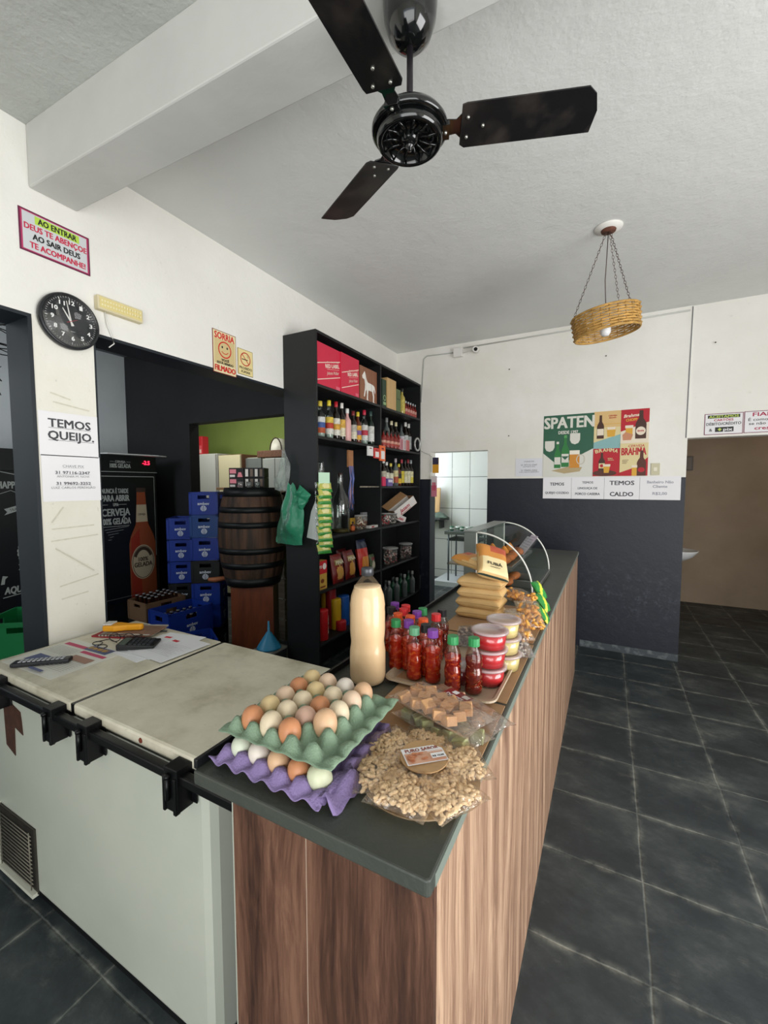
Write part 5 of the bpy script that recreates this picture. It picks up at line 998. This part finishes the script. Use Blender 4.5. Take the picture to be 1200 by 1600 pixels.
m.build('keys', mat('303236', .5), ca); MB(Matrix.Rotation(math.atan2(.014, .15), 4, 'Y')).box(-.068, -.042, -.04, .04, .0185, .021).build('screen', mat('5c665c', .2), ca)
# books / booklets, orange scoop, glasses
o = flat('booklet', 'x', 'booklet', ((0, 0+900), (10, 900), (10, 890)), .9, .01, [paper]); D.objects.remove(o)
for i, (x, y, a, w_, h_, c, c2, z, lb) in enumerate(((-2.12, 1.06, 20, .25, .16, 'a83038', '7c2028', 0, 'red-edged booklet at the bottom of the pile by the pillar'), (-2.08, 1.07, 27, .25, .15, 'b9b4aa', '6a5048', .007, 'grey spiral notebook on the red booklet'), (-2.03, 1.09, 22, .20, .13, '8a6a58', 'c9c4bc', .014, 'worn brown and white notebook on top of the booklets'))):
    m = MB(); m.box(0, w_, 0, h_, 0, .0065, 0); m.box(.004, w_-.004, .002, .012, .0065, .0072, 1)
    for k in range(14): m.box(.01+k*(w_-.03)/14, .014+k*(w_-.03)/14, -.004, .008, .001, .009, 1) if i == 1 else None
    tag(m.build('booklet', [mat(c, .7, vary=.3, vscale=14), mat(c2, .6)], None, (x, y, FZT+z), (0, 0, R(a))), lb, 'booklet', 'booklets by the pillar')
sc = thing('card_machine', 'yellow handheld card machine on the booklets', 'card machine', (-2.02, 1.155, FZT+.0225), (0, 0, R(30)))
m = MB(); m.slab([(-.085, -.032), (-.03, -.034), (.02, -.018), (.085, -.014), (.09, 0), (.085, .014), (.02, .018), (-.03, .034), (-.085, .032), (-.09, 0)], 0, .028); m.build('body', mat('e8a01c', .4), sc, bev=.009)
MB().box(-.088, -.045, -.026, .026, .0285, .036).build('paper_roll_cover', mat('cfccc4', .5), sc, bev=.004)
eg = thing('eyeglasses', 'black folded eyeglasses between booklets and calculator', 'eyeglasses', (-1.90, 1.075, FZT+.011), (0, 0, R(25)))
m = MB()
for cx in (-.033, .033): m.tube([(cx+.026*math.cos(a*PI/8), 0, .02+.019*math.sin(a*PI/8)) for a in range(16)], .002, 5, closed=True)
m.tube([(-.008, 0, .024), (.008, 0, .024)], .002, 5); m.build('frame', blackpl, eg)
for s_ in (-1, 1): MB().tube([(s_*.06, 0, .026), (s_*.055, .06, .012), (-s_*.02, .10, .004)], .002, 5).build('temple', blackpl, eg)
o = thing('reading_glasses', 'second pair of black glasses lying in front of the red booklet', 'eyeglasses', (-1.975, 1.02, FZT+.003), (0, 0, R(-12)))
m = MB()
for cx in (-.03, .03): m.tube([(cx+.026*math.cos(a*PI/8), .018*math.sin(a*PI/8), 0) for a in range(16)], .002, 5, closed=True)
m.tube([(-.006, 0, 0), (.006, 0, 0)], .002, 5); m.build('frame', blackpl, o); MB().tube([(-.056, 0, 0), (-.04, .05, .002), (.04, .055, .004)], .002, 5).build('temple', blackpl, o)
o = MB().tube([(-2.14, 1.24, FZT+.006), (-2.02, 1.27, FZT+.010), (-1.92, 1.245, FZT+.004), (-1.87, 1.27, FZT+.004)], .004, 6).build('cable', mat('3a3c40', .5)); tag(o, 'short black cable coiled behind the booklets', 'cable')

# ------------------------------------------------------------------ back room: coolers, crates, barrel
def cooler(name, label, y0, y1, draw, mats):
    o = thing(name, label, 'cooler', (-4.30, y0, 0), LROT); w_ = y1-y0
    MB().box(0, w_, .02, .7, .1, 1.90).build('cabinet', mat('17191b', .5), o, bev=.008); MB().box(.02, w_-.02, .04, .6, 0, .1).build('plinth', blackpl, o); MB().box(.004, w_-.004, 0, .02, .42, 1.705).build('door', mat('141619', .3), o, bev=.003)
    m = MB(Matrix.Translation((0, -.0005, 0))); draw(m, w_); m.build('artwork', mats, o); MB().box(.0, w_, -.002, .02, 1.72, 1.90).build('header', mat('15171a', .3), o, bev=.004); return o
gm = mat('9aa09c', .6); amb = mat('8a4426', .5); creamm = mat('b5a78c', .5); led = mat('ff2040', .5, emit=4); redm = mat('8c2a18', .5)
def art1(m, w):
    def T_(t, z, tw, th, cx=.285): m.text(t, cx, z, tw, th, 0, .02)
    m.line(.0, 1.69, w-.03, 1.69, .007, 0); m.line(w-.03, 1.69, w-.03, .85, .005, 0)
    T_('NUNCA É TARDE', 1.545, .255, .045); T_('PARA ABRIR', 1.475, .27, .06); T_('UMA', 1.41, .05, .03); m.line(.12, 1.41, .21, 1.41, .004, 0); m.line(.30, 1.41, .39, 1.41, .004, 0); T_('CERVEJA', 1.335, .27, .07); T_('100% GELADA', 1.245, .28, .06)
    m.line(.1, 1.195, .41, 1.195, .004, 0)
    for k in range(5): m.line(.17+.015*k, 1.165-.025*k, .40-.05*k, 1.185-.03*k, .003, 0)
    cx = .54; bot = [(.14, .42), (.14, 1.0), (.12, 1.08), (.065, 1.20), (.052, 1.40), (.045, 1.53)]
    m.poly([(cx+r, z) for r, z in bot]+[(cx-r, z) for r, z in bot[::-1]], 1); m.poly([(cx-.13, .45), (cx-.02, .45), (cx-.03, 1.15), (cx-.12, 1.05)], 4)
    m.rect(cx-.05, cx+.05, 1.53, 1.575, 5); m.poly([(cx-.062, 1.22), (cx+.062, 1.22), (cx+.052, 1.40), (cx-.052, 1.40)], 2); m.disc(cx, .80, .125, .18, 2, 36); m.ring(cx, .80, .115, .006, 5, 36, .17)
    y = m.lay(); n = 12; vs = []
    for i in range(n+1):
        a = R(25+130*i/n); vs += [(cx+.108*math.cos(a), y, .80+.16*math.sin(a)), (cx+.078*math.cos(a), y, .80+.125*math.sin(a))]
    m.add(vs, [(2*i, 2*i+1, 2*i+3, 2*i+2) for i in range(n)], 5); m.text('100%', cx, .83, .10, .04, 5, .03); m.text('GELADA', cx, .775, .19, .045, 5, .03); m.text('CERVEJA', cx, 1.30, .08, .02, 5, .01); m.line(.0, .47, .5, .47, .003, 0)
    m.T = m.T @ Matrix.Translation((0, -.003, 0)); m.text('CERVEJA', .34, 1.835, .10, .022, 0, .02); m.text('100% GELADA', .34, 1.795, .20, .04, 0, .02); m.line(.24, 1.835, .28, 1.835, .003, 0); m.line(.40, 1.835, .44, 1.835, .003, 0); m.text('-2.5', .605, 1.835, .075, .04, 3, .03); m.line(0, 1.735, w, 1.735, .006, 0)
cooler('beer_cooler', 'black beer cooler with brown bottle artwork seen through the opening', 2.14, 2.86, art1, [gm, amb, creamm, led, redm, mat('3a2a20', .6)])
def art2(m, w):
    m.T = m.T @ Matrix.Translation((-.02, 0, 0)); m.ring(.02, 1.72, .035, .006, 0, 20); m.line(.06, 1.735, .3, 1.68, .006, 0); m.text('HAPPY HOUR', .285, 1.605, .30, .055, 0, .02); m.line(.14, 1.53, .22, 1.56, .004, 0); m.line(.22, 1.56, .3, 1.52, .004, 0)
    m.poly([(.17, 1.36), (.34, 1.42), (.34, 1.46), (.17, 1.41), (.19, 1.385)], 0); m.text('TRADIÇÃO', .27, 1.415, .13, .022, 1, .0, rot=.3)
    m.poly([(.305+.022*(1 if i % 2 else .45)*math.sin(2*PI*i/10), 1.29+.025*(1 if i % 2 else .45)*math.cos(2*PI*i/10)) for i in range(10)], 2)
    for k in range(7): m.disc(.255-.008*math.sin(k), 1.00+k*.03, .009, .016, 0, 8); m.disc(.285-.008*math.sin(k), 1.01+k*.03, .009, .016, 0, 8)
    m.line(.27, .98, .27, 1.24, .003, 0); m.poly([(.24, .90), (.30, .905), (.30, .93), (.24, .95), (.255, .925)], 0); m.poly([(.12, .80), (.135, .87), (.17, .86), (.15, .84), (.145, .80)], 0)
    m.text('AQUELA', .245, .745, .20, .055, 0, .03, shear=.1); m.line(.13, .69, .40, .72, .006, 0); m.line(.25, .60, .32, .57, .010, 0)
cooler('beer_cooler', 'black cooler with chalk-style lettering behind the left opening', 1.40, 2.10, art2, [gm, mat('15171a', .6), mat('b07a4c', .6)])
o = thing('plastic_sheet', 'flat white plastic sheet on top of the beer cooler', 'plastic sheet', (-4.32, 2.30, 1.901)); MB().slab([(0, 0), (.10, .02), (.16, .5), (.12, .62), (-.1, .6), (-.15, .1)], 0, .012).build('sheet', mat('c9cdca', .5), o, bev=.004)
crate_mats = {'blue': mat('0c2f88', .45), 'teal': mat('0e3c7a', .45), 'black': mat('101214', .5), 'green': mat('0c6a38', .45), 'brown': mat('6a5038', .8)}
bglass = mat('2a140a', .12, coat=.5); CR = {}
def crate(col, loc, rz, label, w=.245, d=.34, h=.208, txt='ambev', n=None, grp=None, logo_y=None):
    o = thing('beer_crate', label, 'crate', loc, (0, 0, rz), grp); t = .008; cm = crate_mats[col]; m = MB()
    hx = .05; z1, z2 = h*.70, h*.86
    def wall(L, T_):
        m.T = T_; m.box(-L/2, L/2, 0, t, 0, z1).box(-L/2, -hx, 0, t, z1, z2).box(hx, L/2, 0, t, z1, z2).box(-L/2, L/2, 0, t, z2, h)
        m.box(-L/2, L/2, -.004, 0, h-.016, h).box(-L/2, L/2, -.004, 0, 0, .014).box(-L/2, -L/2+.018, -.004, 0, 0, h).box(L/2-.018, L/2, -.004, 0, 0, h)
    for L, a, off in ((w, 0, d/2), (w, PI, d/2), (d, PI/2, w/2), (d, -PI/2, w/2)): wall(L, Matrix.Rotation(a, 4, 'Z') @ Matrix.Translation((0, -off, 0)))
    m.T = Matrix(); m.box(-w/2, w/2, -d/2, d/2, 0, .008); m.build('crate_shell', cm, o)
    if txt:
        m = MB(Matrix.Translation((0, -d/2-.0045, 0)))
        def lg(cz):
            m.text(txt, 0, cz, .10, .026, 0, .02); m.disc(0, cz-.045, .026, .026, 0, 20); m.rect(-.003, .003, cz-.072, cz-.022, 1); m.line(-.016, cz-.03, -.010, cz-.066, .004, 1); m.line(.016, cz-.03, .010, cz-.066, .004, 1)
        lg(h*.50); m.build('logo', [mat('c9d0dc', .6), cm], o)
        m = MB(Matrix.Rotation(PI/2, 4, 'Z') @ Matrix.Translation((0, -w/2-.0045, 0))); lg(h*.52); m.build('logo', [mat('c9d0dc', .6), cm], o)
    return o
def crate_bottles(loc, rz, nx, ny, sx, sy, where):
    proto = None; T_ = Matrix.Translation(loc) @ Matrix.Rotation(rz, 4, 'Z')
    for i in range(nx):
        for j in range(ny):
            if proto is None:
                proto = thing('beer_bottle', '', 'bottle', (0, 0, 0)); MB().lathe([(.024, 0), (.026, .005), (.026, .11), (.013, .155), (.012, .192), (.0135, .195), (0, .195)], 12).build('glass', bglass, proto); MB().lathe([(.0145, .188), (.0145, .197), (0, .198)], 12).build('bottle_cap', mat('8c8f92', .35, metal=.6), proto); b2 = proto
            else: b2 = copy_tree(proto)
            b2.location = T_ @ Vector(((i-(nx-1)/2)*sx, (j-(ny-1)/2)*sy, .009)); b2['group'] = 'bottles in '+where
            b2['label'] = f'beer bottle in {where}, {ordw[i]} column, {ordw[j]} row'
sx_, sy_ = -3.38, 2.76
names = ['at the very bottom of the tall stack', 'second from the floor in the tall stack', 'fifth from the top of the tall stack by the barrel', 'fourth from the top, black with pale lettering', 'third from the top of the tall stack by the barrel', 'second from the top of the tall stack by the barrel', 'topmost of the tall stack by the barrel']
cl = ['black', 'blue', 'blue', 'black', 'blue', 'teal', 'blue']
for k in range(7):
    o = crate(cl[k], (sx_, sy_, .062+k*.2112 if k else .0), R(38), f'{"black" if cl[k] == "black" else "blue"} beer crate {names[k]}', grp='crates in the tall stack', h=.27 if k == 0 else .208)
    if k == 0: pass
for k in range(6):
    o = crate(['black', 'blue', 'black', 'blue', 'blue', 'blue'][k], (-3.78, 2.80, k*.2145), R(40), f'{"black" if k in (0, 2) else "blue"} beer crate in the lower stack behind the tall one, {["bottom", "second", "third", "fourth", "fifth", "topmost"][k]}', grp='crates in the stack behind')
for k in range(2):
    crate(['black', 'blue'][k], (-3.24, 2.34, .147*k+(0 if k else 0)), R(86), ['black closed beer crate under the open blue one', 'blue beer crate second from the floor at the front'][k], w=.34, d=.30, h=.145, txt='ambev', grp='crates at the front')
crate('blue', (-3.24, 2.34, .295), R(86), 'open blue beer crate full of bottles in front of the tall stack', w=.40, d=.30, h=.26, txt='ambev'); crate_bottles((-3.24, 2.34, .295), R(86), 6, 4, .060, .066, 'the open blue crate')
crate('brown', (-3.60, 2.36, .415), R(86), 'brown crate of bottles behind the open blue crate', w=.36, d=.30, h=.17, txt=None); crate_bottles((-3.60, 2.36, .415), R(86), 5, 4, .062, .066, 'the brown crate')
crate('black', (-3.60, 2.36, .207), R(86), 'black crate second under the brown crate', w=.36, d=.30, h=.206, txt=None); crate('black', (-3.60, 2.36, 0), R(86), 'black crate on the floor under the brown crate', w=.36, d=.30, h=.206, txt=None)
crate('blue', (-2.80, 2.16, .21), R(60), 'blue crate low beside the wooden barrel stand', w=.24, d=.33); crate('black', (-2.80, 2.16, 0), R(60), 'black crate on the floor beside the barrel stand', w=.24, d=.33)
for k in range(4): crate('green', (-3.05, 1.22, k*.207), R(40), f'green crate behind the left opening, {["bottom", "second", "third", "topmost"][k]} of its stack', w=.40, d=.36, h=.205, txt=None, grp='green crates')
# barrel
bx, by = -2.70, 2.66
br = thing('wooden_barrel', 'old dark wooden barrel on a stand by the shelving', 'barrel', (bx, by, .76)); BH = .82; n = 26; m = MB(); rows = 12; vs = []; fs = []
rb = lambda t: .222+.062*math.sin(PI*t)**.9
for k in range(rows+1):
    t = k/rows
    for i in range(n*3):
        a = 2*PI*i/(n*3); r_ = rb(t)-(.004 if i % 3 == 0 else 0); vs.append((r_*math.cos(a), r_*math.sin(a), BH*t))
for k in range(rows):
    for i in range(n*3): a = k*n*3+i; b2 = k*n*3+(i+1) % (n*3); fs.append((a, b2, b2+n*3, a+n*3))
m.add(vs, fs); m.lathe([(0, BH-.03), (.215, BH-.03)], 40).build('staves', mat('4c3321', .7, col2='241810', vscale=3, v0=.38, v1=.62, stretch=(5, 5, .6), bump=.4, bscale=30), br)
for t0, t1 in ((0, .09), (.19, .25), (.34, .40), (.60, .66), (.75, .81), (.91, 1.0)): MB().lathe([(rb(t0)+.001, BH*t0), (rb(t0)+.0025, BH*t0), (rb(t1)+.0025, BH*t1), (rb(t1)+.001, BH*t1)], 48).build('hoop', mat('191b1c', .45, metal=.5), br)
MB().tube([(-.18, -.13, .045), (-.27, -.19, .03), (-.31, -.22, .035)], [.016, .022, .014], 10).build('tap', mat('9a5c38', .5), br)
bs = thing('barrel_stand', 'reddish wooden box stand under the barrel', 'stand', (bx+.02, by, 0), (0, 0, R(35))); m = MB(); m.box(-.17, .17, -.17, -.152, 0, .755).box(-.17, .17, .152, .17, 0, .755).box(-.17, -.152, -.152, .152, 0, .755).box(.152, .17, -.152, .152, 0, .755); m.build('side_boards', wood('reddish_plank', [(.3, '4a2414'), (.55, '6e371f'), (.75, '84482a')], gz=.8, sc=6), bs); MB().box(-.175, .175, -.175, .175, .755, .759).build('top_board', mat('4a2818', .6), bs)
# things on the barrel
for r_ in range(2):
    for c_ in range(1):
        for k in range(2):
            pass
def bar_box(x, y, z, rz, w_, label, kind):
    o = thing('sweets_box', label, 'box', (x, y, z), (0, 0, rz), 'dark boxes on the barrel'); MB().box(0, w_, 0, .12, 0, .082).build('carton', mat('1d1a1b', .4), o, bev=.002); m = MB(Matrix.Translation((0, -.0006, 0)))
    if kind == 0: m.rect(.008, w_*.5, .035, .07, 0); m.rect(.008, w_*.42, .006, .024, 1); m.poly([(w_*.58, .005), (w_*.95, .005), (w_*.85, .045), (w_*.66, .045)], 0)
    else:
        for i in range(4): m.rect(w_*(.06+.24*i), w_*(.2+.24*i), .01, .072, 1 if i % 2 == 0 else 2)
    m.build('print', [mat('d8808c', .5), mat('d8d2cc', .6), mat('6e5e52', .6)], o)
for k in range(2):
    bar_box(bx-.13, by-.13, .76+BH+.001+k*.083, R(25), .125, f'dark box with pink print on the barrel, {["lower", "upper"][k]} one', 0)
    bar_box(bx-.01, by-.075, .76+BH+.001+k*.083, R(25), .17, f'dark box with striped side on the barrel, {["lower", "upper"][k]} one', 1)
MB; 
for i in range(3):
    a = .2*i-.1; o = MB().lathe([(.018, 0), (.024, .05), (.022, .05), (.016, .004), (0, .004)], 16).build('shot_glass', film('eef2f0', .8, .05, milky=.15), None, (bx+.04+.045*i, by-.165+.05*i, .76+BH)); tag(o, f'small clear glass on the barrel rim, {["left", "middle", "right"][i]} one', 'glass', 'glasses on the barrel')
o = thing('wooden_tray', 'wooden board with black handle lying behind the barrel', 'board', (-3.62, 3.38, 1.548), (0, 0, R(5))); MB().box(-.2, .34, -.14, .02, 0, .028).build('board', mat('a8835a', .6), o, bev=.004); MB().tube([(-.02, -.1, .028), (0, -.1, .07), (.10, -.1, .07), (.12, -.1, .028)], .006, 6).build('handle', blackpl, o)
o = thing('wooden_crate', 'grey weathered wooden crate behind the barrel', 'crate', (-3.62, 3.24, 0), (0, 0, 0)); m = MB()
for k in range(7): m.box(0, .75, 0, .02, .02+k*.215, .215+k*.215)
m.box(0, .04, .02, .05, 0, 1.53).box(.71, .75, .02, .05, 0, 1.53); m.build('slats', mat('6d6253', .8, vary=.4, vscale=6, stretch=(1, 5, 6)), o); MB().box(0, .75, .02, .3, 1.50, 1.545).build('lid', mat('8a7c68', .8), o)
o = thing('blue_funnel', 'blue plastic funnel beside the barrel stand', 'funnel', (-2.33, 2.44, .322), (R(0), R(0), 0)); MB().lathe([(.095, 0), (.09, .01), (.02, .12), (.009, .13), (.006, .21)], 24).build('cone', mat('2f8ab4', .4), o, solid=.002)
o = thing('side_cabinet', 'low dark box holding the blue funnel beside the shelving', 'cabinet', (-2.33, 2.42, 0)); MB().box(-.085, .09, -.14, .12, 0, .30).build('cabinet_body', mat('26282a', .6), o, bev=.003); MB().box(-.088, .093, -.145, .125, .30, .318).build('cabinet_top', mat('8c8c86', .6, vary=.3, vscale=12), o)
# dry branch tangle under the lintel
rnd = random.Random(11); m = MB()
for i in range(46):
    p = Vector((rnd.uniform(-2.95, -2.62), rnd.uniform(.55, 1.15), rnd.uniform(2.22, 2.5))); pts = [p]
    d = Vector((rnd.uniform(-1, 1), rnd.uniform(-1, 1), rnd.uniform(-.6, .3))).normalized()
    for k in range(4): d = (d+Vector((rnd.uniform(-.4, .4), rnd.uniform(-.4, .4), rnd.uniform(-.3, .2)))).normalized(); pts.append(pts[-1]+d*.07)
    m.tube(pts, .0028, 4)
o = m.build('wire_tangle', mat('1c1d1e', .6)); o['kind'] = 'stuff'; tag(o, 'dark tangle of wires hanging inside the left opening', 'wires')
# ------------------------------------------------------------------ green room
gx = lambda px, y: G(px, 720, y=y).x
gz = lambda px, py, y: G(px, py, y=y).z
def cab(name, label, cat, pa, pb, ptop, y, col, colb, doors=1, dep=.5):
    x0, x1, zt = gx(pa, y), gx(pb, y)-.01, gz(pb, ptop, y); w_ = x1-x0; o = thing(name, label, cat, (x0, y, 0)); MB().box(0, w_, .03, dep, .05, zt).build('cabinet_body', mat(colb, .5, vary=.1, vscale=3), o, bev=.01); MB().box(.02, w_-.02, .05, dep-.02, 0, .05).build('plinth', blackpl, o)
    for i in range(doors): MB().box(w_*i/doors+.004, w_*(i+1)/doors-.004, 0, .03, .06, zt-.01).build('door', mat(col, .4), o, bev=.005); MB().box(w_*i/doors+.03, w_*i/doors+.045, -.02, 0, .95, 1.1).build('handle', steel, o)
    return o
cab('refrigerator', 'old white refrigerator against the green wall', 'refrigerator', 296, 337, 708, 4.2, 'b9bbb6', 'b4b6b0')
cab('cupboard', 'cream cupboard beside the refrigerator', 'cupboard', 341, 376, 709, 4.2, 'cbc4a2', '6a4632')
cab('steel_cabinet', 'grey steel cabinet right of the cream cupboard', 'cabinet', 383, 409, 714, 4.3, '6f7573', 'c4c8b4')
cab('kitchen_cabinet', 'pale grey cabinet at the right of the green room', 'cabinet', 410, 450, 714, 4.1, '9ba09a', '8c918c', 2)
o = thing('wicker_basket', 'low brown basket with arched handle on the pale grey cabinet', 'basket', (gx(424, 4.25), 4.25, gz(430, 714, 4.1)+.002)); MB().box(-.14, .42, -.12, .12, 0, .09).build('basket_body', mat('6e4a34', .7, vary=.4, vscale=40), o, bev=.01); MB().tube([(-.02+.1*(1-math.cos(PI*i/10)), 0, .09+.17*math.sin(PI*i/10)) for i in range(11)], .008, 6).build('handle', mat('3a2a20', .6), o)
o = thing('white_pot', 'white round pot behind the basket', 'pot', (gx(437, 4.5), 4.5, gz(430, 714, 4.1)+.002)); MB().lathe([(.0, 0), (.12, .01), (.13, .16), (.09, .27), (0, .29)], 24).build('pot_body', mat('dcdccc', .4), o)
o = thing('gift_bag', 'red paper bag standing on the refrigerator', 'bag', (gx(306, 4.35), 4.35, gz(337, 708, 4.2)+.002)); MB().box(0, .15, 0, .12, 0, .28).build('bag_body', mat('c22a34', .5), o, bev=.01); m = MB(Matrix.Translation((0, -.001, 0))); m.rect(.01, .14, .02, .14, 0); m.rect(.09, .13, .03, .08, 1); m.build('print', [mat('d85a62', .5), mat('e8c0b8', .5)], o)
# ------------------------------------------------------------------ kitchen beyond the back wall
o = thing('utility_rack', 'grey metal kitchen rack with two shelves against the tiles', 'rack', (-2.22, 6.35, .08)); lg = mat('5c6468', .4, metal=.5)
for x in (.0, .48):
    for y in (0, .38): MB().tube([(x, y, 0), (x, y, .80)], .014, 8).build('leg', lg, o)
MB().box(-.06, .54, -.03, .41, .74, .79).build('top_shelf', mat('6a6e70', .35, metal=.5), o, bev=.003); MB().box(-.02, .5, -.01, .4, .64, .67).build('drip_tray', mat('2c3032', .4), o); MB().box(-.02, .5, -.01, .4, .26, .285).build('lower_shelf', mat('8a7e70', .6), o)
for i in range(6):
    o = thing('cup', f'green and white striped cup on the kitchen rack, {ordw[i]} from the left', 'cup', (-2.20+i*.085, 6.45+.03*(i % 2), .871), (0, 0, 0), 'cups on the rack'); MB().lathe([(.03, 0), (.037, .07), (.034, .07), (.026, .004), (0, .004)], 16).build('cup_body', mat(['3c6a50', 'ccd2cc'][i % 2], .4), o); MB().lathe([(.0335, .025), (.0365, .045), (.0345, .045), (.0335, .025)], 16).build('stripe', mat(['d8dcd4', '2f5c44'][i % 2], .4), o)
o = thing('green_basin', 'green plastic basin on the lower shelf of the kitchen rack', 'basin', (-1.87, 6.52, .366)); MB().lathe([(0, .004), (.09, 0), (.16, .10), (.168, .10)], 28).build('bowl', mat('1f7a4a', .4), o, solid=.003)
o = thing('metal_pot', 'shiny metal pot in the green basin', 'pot', (-1.92, 6.50, .375)); MB().lathe([(0, 0), (.07, .004), (.075, .17), (.05, .19), (.015, .20), (0, .215)], 24).build('pot_body', steel, o)
sbox('trim_4', -2.45, -1.2, 6.25, 6.88, 0, .075, mat('d6dade', .4))
o = thing('wall_shelf', 'small dark shelf on the kitchen tiles', 'shelf', (-2.75, 6.62, 1.02)); MB().slab([(-.15, 0), (.30, -.05), (.42, .06), (.36, .25), (-.15, .25)], 0, .03).build('board', mat('3a3c3c', .5), o, bev=.004); MB().box(-.05, -.03, .04, .25, -.15, 0).box(.25, .27, .04, .25, -.15, 0).build('bracket', mat('3a3c3c', .5), o)
o = thing('cutting_board', 'tan wooden cutting board standing on the kitchen shelf', 'cutting board', (-2.74, 6.68, 1.135), (R(-6), 0, 0)); MB().box(-.05, .24, 0, .025, 0, .42).build('board', mat('c09a68', .6, vary=.2, vscale=5, stretch=(8, 8, 1)), o, bev=.01)
o = thing('dish_cloth', 'crumpled dark green cloth on the kitchen shelf', 'cloth', (-2.55, 6.66, 1.06)); m = MB(); pillow(m, .42, .16, .10, seed=91, wr=1.0, crimp=.02); m.build('cloth', mat('56645a', .9), o)
# ------------------------------------------------------------------ washroom
o = thing('wash_basin', 'white wall-mounted basin just inside the washroom opening', 'wash basin', (.46, 5.35, .80)); m = MB(); m.lathe([(0, 0), (.07, .005), (.145, .05), (.187, .105), (.19, .115), (.18, .115), (.14, .06), (0, .03)], 32, 0, (.195, 0, 0), True, 1, 1); m.build('bowl', mat('dfe0de', .2), o); MB().box(-.008, .06, -.15, .15, .03, .125).build('wall_bracket', mat('dfe0de', .2), o, bev=.01); MB().tube([(.0, 0, .125), (.0, 0, .24), (.06, 0, .25)], .012, 8).build('tap', steel, o)
o = thing('fuse_box', 'small grey box on the beige washroom wall', 'electrical box', (.86, 6.95, 1.79)); MB().box(0, .13, -.03, 0, 0, .19).build('box_body', mat('5c5048', .5), o, bev=.004); MB().box(.02, .11, -.034, -.03, .02, .17).box(.04, .05, -.037, -.033, .04, .15).box(.07, .08, -.037, -.033, .04, .15).build('cover', mat('6e6258', .5), o)
